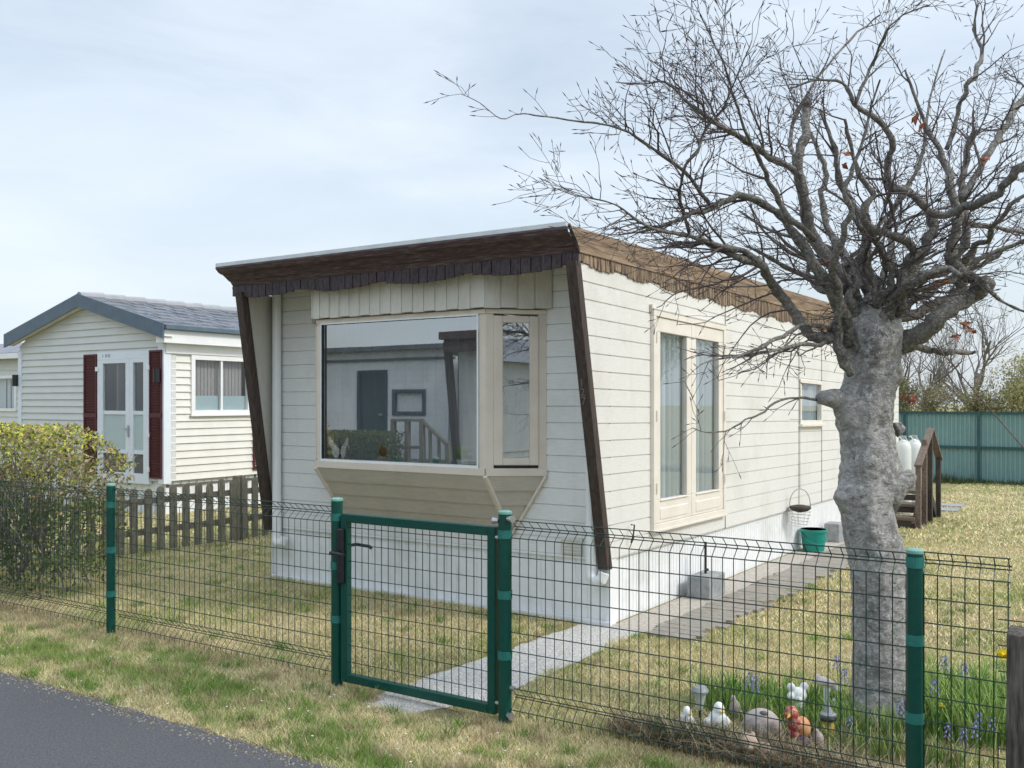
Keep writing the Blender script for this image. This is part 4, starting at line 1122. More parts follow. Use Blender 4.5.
# homes across the road, mirrored in the bay window
def opposite():
    R = empty('mobile_home', (-18, -4, 0), 'pale boarded mobile home across the road, mirrored in the bay window', 'mobile home')
    YF = -4.0; x0, x1 = -27, -12.2
    dx = (PY(357, 16.16).x, PY(386, 16.16).x); wx = (PY(391, 16.16).x, PY(425, 16.16).x)
    mb = MB(); siding(mb, 'x', YF, 1, x0, x1, .45, 2.62, [(dx[0], dx[1], .5, 2.42), (wx[0], wx[1], 1.40, 1.98)], .14); mb.build('front_wall', 'opp_siding', R)
    mb = MB(); mb.box(x0, x1, YF-.6, YF-.55, 0, 2.6).box(x1-.02, x1, YF-4, YF, 0, 2.7).box(x0, x1, YF-.02, YF-.01, 0, .45); mb.build('rear_wall', 'siding_front', R)
    mb = MB(); mb.box(x0-.2, x1+.1, YF-4, YF+.25, 2.85, 2.95); mb.box(x0-.2, x1+.1, YF-.1, YF+.05, 2.62, 2.68); mb.build('roof', 'opp_trim', R)
    mb = MB(); mb.box(x0, x1, YF-.05, YF+.02, 2.68, 2.85); mb.build('fascia', 'opp_siding', R)
    mb = MB(); mb.box(dx[0], dx[1], YF-.05, YF-.0, .5, 2.42); frame_x(mb, dx[0], dx[1], .5, 2.42, YF+.04, .04, .08); d = mb.build('front_door', simple('dark_green_door', (.02, .045, .05), (.03, .06, .065), 6, .5), R)
    mb = MB(); mb.box(dx[1]-.2, dx[1]-.1, YF+.05, YF+.08, 1.4, 1.44); mb.build('handle', 'steel', d)
    mb = MB(); frame_x(mb, wx[0], wx[1], 1.40, 1.98, YF+.03, .06, .09); w = mb.build('window', simple('dark_green_frame', (.03, .06, .065), (.04, .07, .075), 6, .5), R)
    mb = MB(); mb.box(wx[0]+.09, wx[1]-.09, YF-.06, YF-.05, 1.4, 1.98); mb.build('window_blind', 'siding_front', w)
    # veranda
    VX0, VX1, VX2 = PY(392, 14.8).x, PY(421, 14.8).x, PY(447, 14.8).x
    V = empty('veranda', (-14, -2.8, 0), 'grey wooden veranda with railings across the road, mirrored in the bay window', 'veranda')
    mb = MB(); mb.box(-16.6, VX1, -4, -2.6, .36, .45); mb.build('deck', 'grey_wood', V)
    for x in (VX0, (VX0+VX1)/2, VX1, VX2):
        mb = MB(); mb.box(x-.05, x+.05, -2.68, -2.6, 0, 1.35 if x < VX2 else .9); mb.build('post', 'grey_wood', V)
    mb = MB(); mb.box(VX0, VX1, -2.7, -2.58, 1.3, 1.36); mb.bar((VX1, -2.64, 1.33), (VX2, -2.64, .85), .08, .06)
    mb.box(VX0, VX1, -2.66, -2.62, .75, .81)
    x = VX1+.2
    while x < VX2: mb.box(x-.03, x+.03, -2.66, -2.62, .3, 1.33-.48*(x-VX1)/(VX2-VX1)); x += .22
    mb.build('railing', 'grey_wood', V)
    R2 = empty('mobile_home', (-8, -3.2, 0), 'brown trimmed cream mobile home across the road, right one in the bay window reflection', 'mobile home')
    x0, x1, YF = -11.45, -7.6, -3.3
    mb = MB(); siding(mb, 'x', YF, 1, x0, x1, .45, 2.85, [(-10.6, -8.4, 1.1, 2.3)], .129); mb.build('front_wall', 'siding_front', R2)
    mb = MB(); mb.box(x0, x0+.02, YF-8, YF, 0, 2.85).box(x1, x1+.02, YF-8, YF, 0, 2.85).box(x0, x1, YF-.6, YF-.56, 0, 2.8).box(x0, x1, YF-.03, YF-.02, 0, .45); mb.build('side_wall', 'siding_side', R2)
    mb = MB(); mb.box(x0-.12, x1+.12, YF-8, YF+.5, 2.95, 3.1); mb.box(x0-.05, x1+.05, YF+.3, YF+.42, 2.7, 2.95); mb.build('roof', 'brown', R2)
    for X in (x0, x1):
        mb = MB(); mb.hexa([(X-.07, YF-.02, .4), (X+.07, YF-.02, .4), (X+.07, YF+.06, .4), (X-.07, YF+.06, .4), (X-.07, YF+.3, 2.9), (X+.07, YF+.3, 2.9), (X+.07, YF+.42, 2.9), (X-.07, YF+.42, 2.9)]); mb.build('raked_post', 'post_brown', R2)
    mb = MB(); frame_x(mb, -10.6, -8.4, 1.1, 2.3, YF+.03, .06, .06); w = mb.build('window', 'white', R2)
    mb = MB(); mb.quad((-10.6, YF, 1.1), (-8.4, YF, 1.1), (-8.4, YF, 2.3), (-10.6, YF, 2.3)); mb.build('window_pane', 'glass_far', w)
    R3 = empty('mobile_home', (9, -4.5, 0), 'pale mobile home across the road to the right, mirrored in the narrow bay casement', 'mobile home')
    mb = MB(); siding(mb, 'x', -4.5, 1, 3.5, 15, .45, 2.7, [(6, 7.6, 1.2, 2.2), (10, 11, .5, 2.4)], .14); mb.build('front_wall', 'siding_front', R3)
    mb = MB(); mb.box(3.5, 15, -9, -8.95, 0, 2.7).box(3.5, 3.52, -9, -4.5, 0, 2.7).box(3.5, 15, -4.54, -4.52, 0, .45); mb.build('rear_wall', 'siding_front', R3)
    mb = MB(); mb.hexa([(3.3, -9.2, 2.7), (15.2, -9.2, 2.7), (15.2, -4.2, 2.7), (3.3, -4.2, 2.7), (3.3, -7, 3.5), (15.2, -7, 3.5), (15.2, -6.5, 3.5), (3.3, -6.5, 3.5)]); mb.build('roof', simple('grey_roof', (.18, .19, .21), (.26, .27, .29), 5, .7), R3)
    mb = MB(); frame_x(mb, 6, 7.6, 1.2, 2.2, -4.46, .06, .07); w = mb.build('window', 'white', R3)
    mb = MB(); mb.box(6.07, 7.53, -4.56, -4.55, 1.2, 2.2); mb.build('window_blind', 'fog_glass', w)
    mb = MB(); mb.box(10, 11, -4.54, -4.48, .5, 2.4); mb.build('front_door', 'maroon', R3)
    # low hedge in front
    n = 42000; x = RS.uniform(-21, PY(388, 14).x, n); y = RS.uniform(-2.4, -1.7, n); z = RS.uniform(0, 1.12, n)
    pts = np.stack([x, y, z], 1); Vv = leaf_cloud(pts, None, .035, None)
    c = np.array((.13, .15, .05))*RS.uniform(.5, 1.5, (n, 1))
    h = np_mesh('hedge', Vv, None, c.astype(np.float32), 'leaf'); tag(h, 'low dark hedge across the road, mirrored in the bay window', 'hedge')
opposite()

# ================================================================== BACK FENCE, STEPS, SMALL THINGS
def back_fence():
    Y = 25.1; b = gz(Y); x0, x1 = -6, 2.6; top = 1.46
    R = empty('sheet_fence', (x0, Y, b), 'tall teal corrugated sheet metal fence across the back of the lawn', 'fence')
    mb = MB(); x = x0; p = .098
    pts = []
    while x < x1: pts += [(x, 0), (x+.035, 0), (x+.048, .025), (x+.083, .025)]; x += p
    for (u, o), (w, q) in zip(pts, pts[1:]): mb.quad((u, Y+o, b-.05), (w, Y+q, b-.05), (w, Y+q, top), (u, Y+o, top))
    mb.build('corrugated_sheet', 'corr', R)
    for z in (top-.02, CH-44.5*23.2/F):
        mb = MB(); mb.box(x0, x1, Y-.05, Y-.012, z-.03, z+.03); mb.build('rail', 'corr_dark', R)
    for px in (979, 905, 1060, 830):
        X = PY(px, Y).x; mb = MB(); mb.box(X-.03, X+.03, Y-.09, Y-.052, b-.05, top+.02); mb.build('post', 'corr_dark', R)
    n = 9000; x = RS.uniform(-4, 14, n); y = RS.uniform(24.3, 25.1, n); h = RS.uniform(.05, .34, n)*(0.6+.5*np.clip(sines(x, y, 61, 2), 0, 1.4))*((y-24.1))
    V = np.zeros((n, 3, 3), dtype=np.float32); a = RS.uniform(0, 6.28, n); w = .014
    V[:, 0] = np.stack([x-np.cos(a)*w, y-np.sin(a)*w, np.full(n, b)], 1); V[:, 1] = np.stack([x+np.cos(a)*w, y+np.sin(a)*w, np.full(n, b)], 1)
    V[:, 2] = np.stack([x+RS.normal(0, .05, n), y+RS.normal(0, .05, n), b+h], 1)
    c = np.array((.075, .10, .035))*RS.uniform(.5, 1.7, (n, 1))
    tag(np_mesh('weeds', V, None, c.astype(np.float32), 'grass'), 'dark rank weeds along the foot of the teal sheet fence', 'weeds', kind='stuff')
back_fence()
def steps():
    b = gz(14.6)
    R = empty('garden_steps', (-2.9, 14.6, b), 'weathered wooden garden steps with a peaked handrail at the rear of the home', 'steps')
    y = 14.35
    for k, z in enumerate((.16, .33, .50)):
        Lw = .26 if k < 2 else .75
        mb = MB(); mb.box(-3.27, -2.56, y+k*.26, y+k*.26+Lw, b+z-.045, b+z)
        mb.build('tread', 'step_wood', R, bevel=.005)
        mb = MB(); mb.box(-3.27, -2.58, y+k*.26+.015, y+k*.26+.04, b, b+z-.045) if k == 0 else mb.box(-3.27, -2.58, y+k*.26+.02, y+k*.26+.04, b+z-.13, b+z-.06)
        mb.build('riser', 'dark_wood', R)
    for k, z in enumerate((.33, .16)):
        mb = MB(); mb.box(-3.27, -2.56, y+1.28+k*.26, y+1.54+k*.26, b+z-.045, b+z); mb.build('tread', 'step_wood', R, bevel=.005)
    mb = MB(); mb.bar((-2.57, y, b+.03), (-2.57, y+.6, b+.45), .05, .14); mb.bar((-2.57, y+1.8, b+.03), (-2.57, y+1.2, b+.45), .05, .14); mb.build('stringer', 'dark_wood', R)
    for yy, t in ((14.42, .90), (14.9, 1.26), (15.35, 1.33), (16.1, .92)):
        mb = MB(); mb.box(-2.56, -2.49, yy, yy+.07, b-.02, b+t); mb.build('rail_post', 'dark_wood' if yy > 15 else 'step_wood', R, bevel=.004)
    mb = MB(); mb.bar((-2.52, 14.38, b+.90), (-2.52, 15.42, b+1.40), .10, .035); mb.bar((-2.52, 15.42, b+1.40), (-2.52, 16.2, b+.90), .10, .035)
    mb.build('handrail', 'step_wood', R, bevel=.004)
steps()
for i, (x, y, lab) in enumerate(((-3.10, 16.42, 'white gas cylinder standing nearer, against the rear of the home behind the steps'), (-3.0, 16.80, 'white gas cylinder standing farther back, right of the other one'))):
    b = gz(16.5); R = empty('gas_cylinder', (x, y, b), lab, 'gas cylinder', 'white gas cylinders by the steps')
    mb = MB(); r = .125
    mb.lathe(x, y, [(r*.9, b), (r, b+.04), (r, b+1.05), (r*.93, b+1.12), (r*.7, b+1.18), (r*.3, b+1.21), (.03, b+1.22)], 24); mb.build('body', 'gas', R, smooth=True)
    mb = MB(); mb.cyl(x, y, b+1.2, b+1.28, .02, 10).tube([(x-.05, y, b+1.27), (x+.05, y, b+1.27)], .012, 8); mb.build('valve', 'steel', R)
    mb = MB()
    mb.tube([(x+.08*math.cos(a), y+.08*math.sin(a), b+1.19+.07*(1 if 1 < j < 7 else 0)) for j, a in enumerate([k*.7 for k in range(9)])], .008, 6); mb.build('collar', 'gas', R)
# concrete block with an umbrella spike hook
c = PG(706, 594); b = gz(7.95)
R = empty('parasol_base', (-3.13, 7.93, b), 'grey concrete block base with a thin black rod by the skirting', 'block')
mb = MB(); mb.box(-3.24, -3.03, 7.74, 8.12, b, b+.20); mb.build('block', 'block', R, bevel=.012)
mb = MB(); mb.tube([(-3.15, 7.95, b+.19), (-3.15, 7.95, b+.48)], .012, 8).tube([(-3.15, 7.95, b+.23), (-3.12, 7.93, b+.24)], .012, 8); mb.build('rod', 'black', R)
mb = MB(); b2 = gz(12.2); mb.box(-3.25, -3.06, 12.2, 12.45, b2, b2+.24)
tag(mb.build('stone_block', 'block', base=(-3.1, 12.3, b2), bevel=.015), 'pale grey stone block against the skirting just beyond the green bucket', 'block')
# bucket
bx = PG(813.5, 545, -.07); bx = Vector((-3.10, bx.y, gz(bx.y)))
bb = PS(813.5, 546.5, 11.2); bb.z = gz(bb.y)
R = empty('bucket', bb, 'green plastic bucket with handle beside the skirting', 'bucket')
mb = MB(); z = bb.z
mb.lathe(bb.x, bb.y, [(.02, z+.01), (.120, z), (.148, z+.23), (.160, z+.232), (.160, z+.26), (.146, z+.26), (.139, z+.23), (.112, z+.02), (.02, z+.02)], 28); mb.build('body', 'bucket', R, smooth=False)
mb = MB(); pts = [(bb.x+.155*CT*math.cos(t), bb.y+.155*ST*math.cos(t), z+.24-.14*math.sin(t)) for t in [math.pi*k/14 for k in range(15)]]
pts = [(p[0]+.09*math.sin(math.pi*k/14)*ST+.11*math.sin(math.pi*k/14)*ST, p[1]-.19*math.sin(math.pi*k/14)*CT, p[2]) for k, p in enumerate(pts)]
mb.tube(pts, .006, 6); mb.build('handle', 'bucket', R)
# hanging feeder
hp = PXp(800, HX+.14, 508); 
R = empty('hanging_feeder', (hp.x, hp.y, .9), 'dark bird feeder dish hanging on a wire hoop by the side wall', 'bird feeder')
mb = MB(); k = hp.y/11.0
mb.tube([(hp.x-.0, hp.y, 1.50), (hp.x, hp.y, hp.z+.22)], .003, 5)
mb.tube([(hp.x-.12, hp.y, 1.50), (hp.x, hp.y, 1.50)], .004, 5)
hoop = []
for i in range(13):
    t = math.pi*i/12; hoop.append((hp.x+CT*.12*math.cos(t), hp.y+ST*.12*math.cos(t), hp.z+.22*math.sin(t)**.8))
mb.tube(hoop, .005, 6); mb.build('hoop', 'steel', R)
mb = MB(); mb.lathe(hp.x, hp.y, [(.02, hp.z-.05), (.09, hp.z-.03), (.125, hp.z-.0), (.12, hp.z+.02), (.05, hp.z+.035)], 18); mb.build('dish', 'dark_wood', R)
# white wire basket hung on the wall
wp = PXp(801, HX+.115); mb = MB()
for i in range(6):
    zz = .27+i*.036; rr = .07+.045*math.sin((i+1)/6*math.pi*.6)
    mb.tube([(wp.x+rr*math.cos(a*math.pi/8), wp.y+rr*1.25*math.sin(a*math.pi/8), zz) for a in range(17)], .0045, 5)
for a in range(8): mb.tube([(wp.x+.06*math.cos(a*.785), wp.y+.07*math.sin(a*.785), .27), (wp.x+.112*math.cos(a*.785), wp.y+.13*math.sin(a*.785), .45)], .004, 5)
tag(mb.build('wire_basket', 'white', base=(wp.x, wp.y, .27)), 'white wire basket on the skirting above and left of the green bucket', 'basket')
# slab beyond steps
for k, (px, py) in enumerate(((942, 503), (936, 508))):
    c = PG(px, py, -.11); mb = MB(); z = gz(c.y); mb.box(c.x-.35, c.x+.35, c.y-.2, c.y+.2, z-.02, z+.03)
    tag(mb.build('paving_slab', 'block', base=(c.x, c.y, z), bevel=.006), ('paving slab in the lawn beyond the steps, the farther of two', 'paving slab in the lawn beside the steps, the nearer of two')[k], 'slab')

# ================================================================== BIG TREE
SD = 5.0
def tree():
    c0 = PS(882, 722, SD)
    R = empty('pollarded_tree', (c0.x, c0.y, 0), 'gnarled grey pollarded tree with bare twisting branches in front of the home', 'tree')
    # trunk: rings from traced outline
    rows = [(760, 838, 924), (742, 842, 920), (725, 848, 915), (705, 851, 911), (670, 852, 910), (630, 850, 909), (600, 849, 909), (570, 847, 909), (549, 844, 907), (533, 841, 900), (512, 838, 895), (497, 835, 895),
            (480, 838, 897), (463, 839, 899), (447, 840, 898), (424, 836, 894), (405, 838, 895), (385, 842, 897), (370, 845, 899), (358, 844, 901), (345, 840, 903), (332, 838, 904), (322, 841, 902), (313, 846, 898), (305, 853, 890), (299, 861, 882), (296, 867, 875)]
    nseg = 110; V = []; Fc = []
    # finer rows
    fr = []
    for (a, b) in zip(rows, rows[1:]):
        for k in range(9):
            t = k/9; fr.append(tuple(a[i]+(b[i]-a[i])*t for i in range(3)))
    fr.append(rows[-1])
    knobs = []   # (pixel x,y, depth offset, dir angle, radius)
    right = Vector((CT, ST, 0)); fwd = Vector((-ST, CT, 0))
    cen = []
    for (row, l, r) in fr:
        c = PS((l+r)/2, row, SD); rad = (r-l)/2*SD/F*.90; cen.append((c, rad))
    bumps = [(PS(836, 497, SD-.05), .055, .08), (PS(842, 405, SD-.04), .045, .08), (PS(893, 480, SD), .05, .10), (PS(870, 367, SD-.14), .035, .07), (PS(866, 463, SD-.15), .02, .05), (PS(856, 448, SD-.15), .02, .04), (PS(905, 716, SD-.02), .05, .10), (PS(858, 722, SD-.1), .05, .1), (PS(880, 430, SD-.15), -.02, .08), (PS(895, 375, SD-.05), .03, .05), (PS(877, 345, SD-.15), .04, .08)]
    for (c, rad) in cen:
        for j in range(nseg):
            a = 2*math.pi*j/nseg
            d = right*math.cos(a)+fwd*math.sin(a)
            p = c+d*rad
            q = p*5
            dz = .008*noise.noise(Vector((q.x*1.2, q.y*1.2, q.z*.8)))+.014*noise.noise(Vector((math.cos(a)*2.2+7, math.sin(a)*2.2, p.z*1.3)))+.006*noise.noise(p*38)+.006*noise.noise(Vector((p.x*14, p.y*14, p.z*22)))-.016*max(0, .16-abs(noise.noise(Vector((p.x*5, p.y*5, p.z*7)))))*2+.012*max(0, (p.z-1.75))*noise.noise(Vector((math.cos(a)*5, math.sin(a)*5, p.z)))*6
            for (bc, am, br) in bumps: dz += am*math.exp(-((p-bc).length/br)**2)
            p = p+d*dz; V.append(tuple(p))
    m = len(cen)
    for i in range(m-1):
        for j in range(nseg):
            a = i*nseg+j; b = i*nseg+(j+1) % nseg; Fc.append((a, b, b+nseg, a+nseg))
    Fc.append(tuple((m-1)*nseg+j for j in range(nseg)))
    mb = MB(); mb.v = V; mb.f = Fc; mb.c = [None]*len(Fc)
    # knobs
    def knob(pts, rs):
        P_ = [PS(x, y, SD+dz) for x, y, dz in pts]; mb.tube(P_, [r*SD/F for r in rs], 14)
    knob([(868, 405, 0), (848, 402, -.03), (832, 398, -.05), (822, 398, -.06), (817, 400, -.06)], [22, 13, 9.5, 7, 4])
    knob([(880, 498, 0), (893, 488, -.03), (903, 481, -.05), (911, 478, -.05), (915, 479, -.05)], [22, 15, 11, 9, 4])
    knob([(895, 430, 0), (900, 428, 0), (904, 430, 0)], [8, 6, 3])
    trunk = mb.build('trunk', 'bark', R, smooth=True)
    # ---------------- limbs traced from the photograph: (x, y, r px), depth start/end
    Lm = [
     ([(838, 336, 7), (820, 339, 7), (806, 331, 6.5), (792, 309, 6), (777, 291, 6), (767, 276, 5.5), (763, 266, 5), (745, 260, 4), (723, 251, 3), (700, 242, 2.3), (672, 246, 1.6)], -.05, -.45),
     ([(850, 345, 9), (846, 322, 8), (836, 300, 7.5), (825, 282, 7), (812, 262, 6.5), (803, 245, 6), (790, 228, 5), (782, 216, 4.5), (768, 207, 4), (745, 196, 4), (722, 203, 3.6), (703, 211, 3.2), (683, 218, 2.4), (660, 226, 1.7), (640, 232, 1.2)], -.1, -.5),
     ([(858, 330, 8), (852, 300, 7.5), (840, 275, 7), (826, 255, 7), (812, 235, 7), (806, 212, 7), (802, 185, 6.5), (797, 164, 6), (803, 140, 5.2), (806, 118, 5), (807, 101, 4.6)], 0, .1),
     ([(890, 350, 13), (905, 342, 12), (925, 331, 11), (945, 313, 10), (962, 300, 10), (978, 290, 9.5), (989, 284, 8)], -.05, -.2),
     ([(988, 284, 7), (977, 281, 7), (964, 274, 7), (954, 264, 7), (952, 250, 6.5), (956, 232, 6), (958, 212, 5.5), (951, 190, 5), (948, 172, 4.5), (940, 150, 3.5), (928, 130, 2.6), (916, 100, 1.8), (905, 70, 1.2)], -.2, .1),
     ([(886, 322, 7), (905, 316, 6.5), (925, 311, 6.5), (945, 302, 6), (960, 288, 6), (958, 262, 5.5), (966, 240, 5), (965, 215, 5), (962, 190, 4.5), (966, 160, 3.5), (975, 130, 3)], .15, .4),
     ([(874, 325, 8), (868, 295, 7), (862, 268, 6), (866, 240, 6), (858, 215, 5), (846, 195, 4.5), (838, 170, 3.5), (832, 140, 2.5), (820, 110, 1.8)], .15, .3),
     ([(884, 325, 8), (894, 300, 7.5), (905, 278, 7), (918, 258, 6.5), (928, 240, 6), (932, 222, 5.5), (925, 205, 4.5), (905, 190, 4.5), (890, 187, 4.3), (885, 164, 4), (894, 145, 3.8), (879, 121, 3.2), (855, 105, 2.6), (844, 84, 2), (816, 80, 1.4), (790, 88, 1)], 0, -.3),
     ([(889, 318, 5), (897, 290, 5), (910, 262, 5), (913, 248, 4.8), (900, 238, 5), (880, 232, 5), (868, 226, 4.6), (864, 210, 4), (872, 195, 3.6), (860, 175, 3), (852, 150, 2.4), (845, 120, 1.8)], -.15, -.5),
     ([(894, 187, 4), (914, 196, 4.3), (930, 212, 4.6), (949, 214, 5), (965, 207, 5), (980, 203, 5), (1004, 188, 5.5), (1024, 166, 5.5), (1050, 140, 4.5), (1075, 105, 3), (1090, 70, 2)], -.1, -.6),
     ([(949, 150, 3), (957, 113, 3), (965, 92, 3), (975, 70, 2.8), (982, 52, 2.2), (974, 30, 1.4), (978, 5, 1)], .1, .3),
     ([(962, 200, 4), (975, 178, 4), (986, 158, 4), (1000, 133, 4), (1012, 112, 4), (1024, 98, 3.6), (1045, 70, 2.6), (1062, 30, 1.5)], 0, .5),
     ([(800, 176, 4), (787, 165, 4), (773, 160, 4), (760, 150, 3.8), (750, 144, 3.6), (735, 134, 3.3), (722, 127, 3), (699, 111, 2.4), (685, 100, 1.6), (665, 82, 1.2), (640, 84, 1), (616, 82, .7)], -.1, -.6),
     ([(812, 238, 4), (800, 226, 4), (789, 219, 4), (778, 200, 3.5), (768, 180, 3), (760, 160, 2.5), (745, 130, 2), (735, 100, 1.5), (722, 60, 1.1), (700, 15, .8)], -.2, -.8),
     ([(760, 262, 4), (745, 252, 3.6), (728, 248, 3.4), (711, 243, 3), (690, 236, 2.6), (660, 231, 2), (640, 222, 1.5), (618, 206, 1.1), (600, 200, .9), (575, 195, .7), (552, 187, .5)], -.3, -1.0),
     ([(711, 207, 3), (700, 192, 2.6), (686, 173, 2.3), (659, 153, 2), (640, 140, 1.7), (626, 131, 1.5), (602, 124, 1.2), (576, 121, 1), (540, 116, .8), (520, 114, .7), (500, 118, .6), (480, 103, .5), (461, 94, .4)], -.3, -1.2),
     ([(690, 236, 2), (680, 200, 1.8), (683, 170, 1.8), (697, 152, 1.8), (705, 130, 1.5), (722, 110, 1.2), (735, 80, .9), (752, 40, .7)], -.4, -.9),
     ([(836, 338, 4), (820, 345, 2.8), (800, 344, 2.4), (770, 352, 2), (745, 355, 1.8), (722, 358, 1.2), (700, 365, .8)], -.3, -1.0),
     ([(836, 330, 3), (806, 326, 2.6), (788, 333, 2.6), (765, 345, 2.2), (745, 354, 1.8), (733, 358, 1.2)], -.35, -.9),
     ([(818, 400, 2), (800, 398, 1.5), (780, 400, 1.4), (760, 415, 1.2), (745, 420, 1), (725, 431, 1), (705, 432, .7), (692, 428, .5)], -.1, -.7),
     ([(852, 376, 5), (843, 360, 6.5), (837, 342, 6), (838, 320, 5.5), (838, 290, 5), (832, 265, 4.4), (842, 240, 4), (850, 215, 3.4), (846, 190, 3), (856, 160, 2.2), (868, 120, 1.6), (880, 80, 1.1)], -.25, -.6),
     ([(862, 330, 6), (855, 290, 5), (850, 265, 5), (838, 245, 4.5), (826, 225, 4), (822, 200, 3.5), (826, 175, 3), (818, 150, 2.4), (806, 120, 1.6), (800, 80, 1)], .25, .9),
     ([(880, 330, 8), (890, 305, 7), (905, 290, 6), (925, 275, 5), (945, 268, 4), (960, 275, 3)], -.2, -.5),
     ([(870, 330, 5), (880, 300, 5), (884, 275, 4.5), (892, 250, 4), (888, 225, 3.4), (898, 200, 3), (915, 175, 2.6), (925, 140, 2), (930, 100, 1.3), (945, 50, .9)], .3, 1.0),
     ([(900, 340, 5), (920, 348, 4), (940, 352, 3.5), (955, 352, 3), (975, 352, 2.2)], .1, .3),
     ([(958, 215, 4), (975, 225, 3.2), (995, 228, 2.8), (1020, 232, 2.2), (1050, 240, 1.6)], .2, .7),
     ([(985, 285, 3), (1000, 300, 2), (1020, 310, 1.5), (1045, 318, 1)], -.2, -.5),
     ([(966, 262, 5), (975, 245, 4), (990, 235, 3), (1010, 205, 2.6), (1035, 190, 2)], .1, -.6),
     ([(855, 105, 2.2), (870, 70, 1.8), (880, 45, 1.4), (895, 20, 1), (930, 5, .8)], -.3, -.7),
     ([(797, 164, 3), (790, 140, 2.4), (798, 110, 2), (820, 75, 1.5), (850, 40, 1.2), (880, 15, 1)], .1, .6),
    ]
    rw = random.Random(77)
    for k in range(22):
        x = 845+55*(k+.5)/22+rw.uniform(-3, 3); y = 330; pts = [(x, 338, 6), (x+rw.uniform(-3, 3), 318, rw.uniform(4.5, 6.5))]
        dx = (x-873)*.30+rw.uniform(-7, 7); y = 318; rr0 = pts[-1][2]
        m_ = rw.randint(4, 8)
        for j in range(m_):
            dx += rw.uniform(-15, 15); x += dx; y -= rw.uniform(9, 21); pts.append((x, y, max(1.2, rr0*(1-.8*(j+1)/m_))))
        Lm.append((pts, rw.uniform(-.1, .1), rw.uniform(-.5, .5)))
    mbL = MB(); mbT = MB(); seeds = []
    random.seed(21)
    for pts, d0, d1 in Lm:
        if pts[0][1] > 310: d0 = max(-.10, min(.12, d0))
        n = len(pts); P_ = []; r_ = []
        # catmull-rom resample
        for i in range(n-1):
            p0 = pts[max(i-1, 0)]; p1 = pts[i]; p2 = pts[i+1]; p3 = pts[min(i+2, n-1)]
            for k in range(4):
                t = k/4
                q = [.5*((2*p1[j])+(-p0[j]+p2[j])*t+(2*p0[j]-5*p1[j]+4*p2[j]-p3[j])*t*t+(-p0[j]+3*p1[j]-3*p2[j]+p3[j])*t**3) for j in range(3)]
                u = (i+t)/(n-1); s = SD+d0+(d1-d0)*u+.06*math.sin(u*9+n)
                w = noise.noise(Vector((q[0]*.09, q[1]*.09, n)))*(2.2+2.4*(q[2] > 2.5))
                P_.append(PS(q[0]+w, q[1]+w*.7, s)); r_.append(max(.25, q[2]*.86*(1+.42*noise.noise(Vector((q[0]*.16, q[1]*.16, 3)))))*s/F)
        s = SD+d1; P_.append(PS(pts[-1][0], pts[-1][1], s)); r_.append(max(.2, pts[-1][2]*.8)*s/F)
        mbL.tube(P_, r_, 9 if pts[0][2] > 3 else 6)
        for i in range(2, len(P_)): seeds.append((P_[i], (P_[i]-P_[i-1]).normalized(), r_[i]))
    limbs = mbL.build('limbs', 'limb', R, smooth=True)
    cc = PS(875, 260, SD)
    # recursive twigs
    cnt = [0]
    def twig(p, d, L_, r, lvl):
        cnt[0] += 1
        n = max(3, int(L_/.055)); pts = [p]; dirs = [d]; kk = random.choice((-1, 1))
        for i in range(n):
            out = (p-cc); out = out.normalized() if out.length > .01 else d
            ax = Vector((random.gauss(0, 1), random.gauss(0, 1), random.gauss(0, 1)))
            kk = -kk
            d = (d+ax*.20+d.cross(Vector((.3, .2, 1))).normalized()*.16*kk+out*.05+Vector((0, 0, .02))).normalized()
            p = p+d*(L_/n); pts.append(p); dirs.append(d)
        rr = [max(.0011, r*(1-.72*i/n)) for i in range(n+1)]
        mbT.tube(pts, rr, 4 if lvl < 2 else 3, False)
        # bud
        if lvl >= 1:
            e = pts[-1]; mbT.tube([e, e+d*.012, e+d*.03], [.0012, .0026, .0004], 4, False)
        if lvl < 3:
            step = {0: .095, 1: .07, 2: .06}[lvl]
            k = max(1, int(L_/step)); az = random.uniform(0, 6.28)
            for i in range(k):
                t = .18+.8*(i+random.random()*.6)/k
                j = min(n-1, int(t*n)); az += 2.4
                dd = dirs[j]; o = dd.orthogonal().normalized(); o2 = dd.cross(o)
                side = o*math.cos(az)+o2*math.sin(az)
                nd = (dd*random.uniform(.6, 1.1)+side*random.uniform(.6, 1.0)).normalized()
                ln = {0: random.uniform(.16, .42), 1: random.uniform(.07, .20), 2: random.uniform(.02, .05)}[lvl]*(1.15-.5*t)
                if random.random() < (1, .85, .8)[lvl]: twig(pts[j], nd, ln, max(.0014, rr[j]*.62), lvl+1)
        return
    random.seed(33)
    for (p, d, r) in seeds:
        rpx = r*F/SD
        if p.z < 1.98 and rpx > 3: continue
        low = p.z < 2.25
        pr = .20 if rpx > 5 else (.48 if rpx > 2.2 else .56)
        if low: pr *= .75
        if p.x < PS(690, 200, SD).x: pr *= .55
        if p.z > 3.4: pr *= .6
        dc = (Vector((p.x-cc.x, p.y-cc.y, (p.z-cc.z)*1.0))).length
        if dc < .75: pr *= .36
        elif dc < 1.05: pr *= .65
        if random.random() > pr: continue
        o = d.orthogonal().normalized(); a = random.uniform(0, 6.28)
        side = o*math.cos(a)+d.cross(o)*math.sin(a)
        out = (p-cc).normalized()
        nd = (d*.45+side*.8+out*.5+Vector((0, 0, .25 if not low else -.1))).normalized()
        L_ = random.uniform(.22, .62)*(1.1 if rpx > 3 else .66)*(.5 if low else 1)
        if p.x < PS(680, 200, SD).x: L_ = min(L_*.4, .14)
        twig(p, nd, L_, min(r*.6, random.uniform(.0035, .0085)), 0 if L_ > .3 else (1 if L_ > .15 else 2))
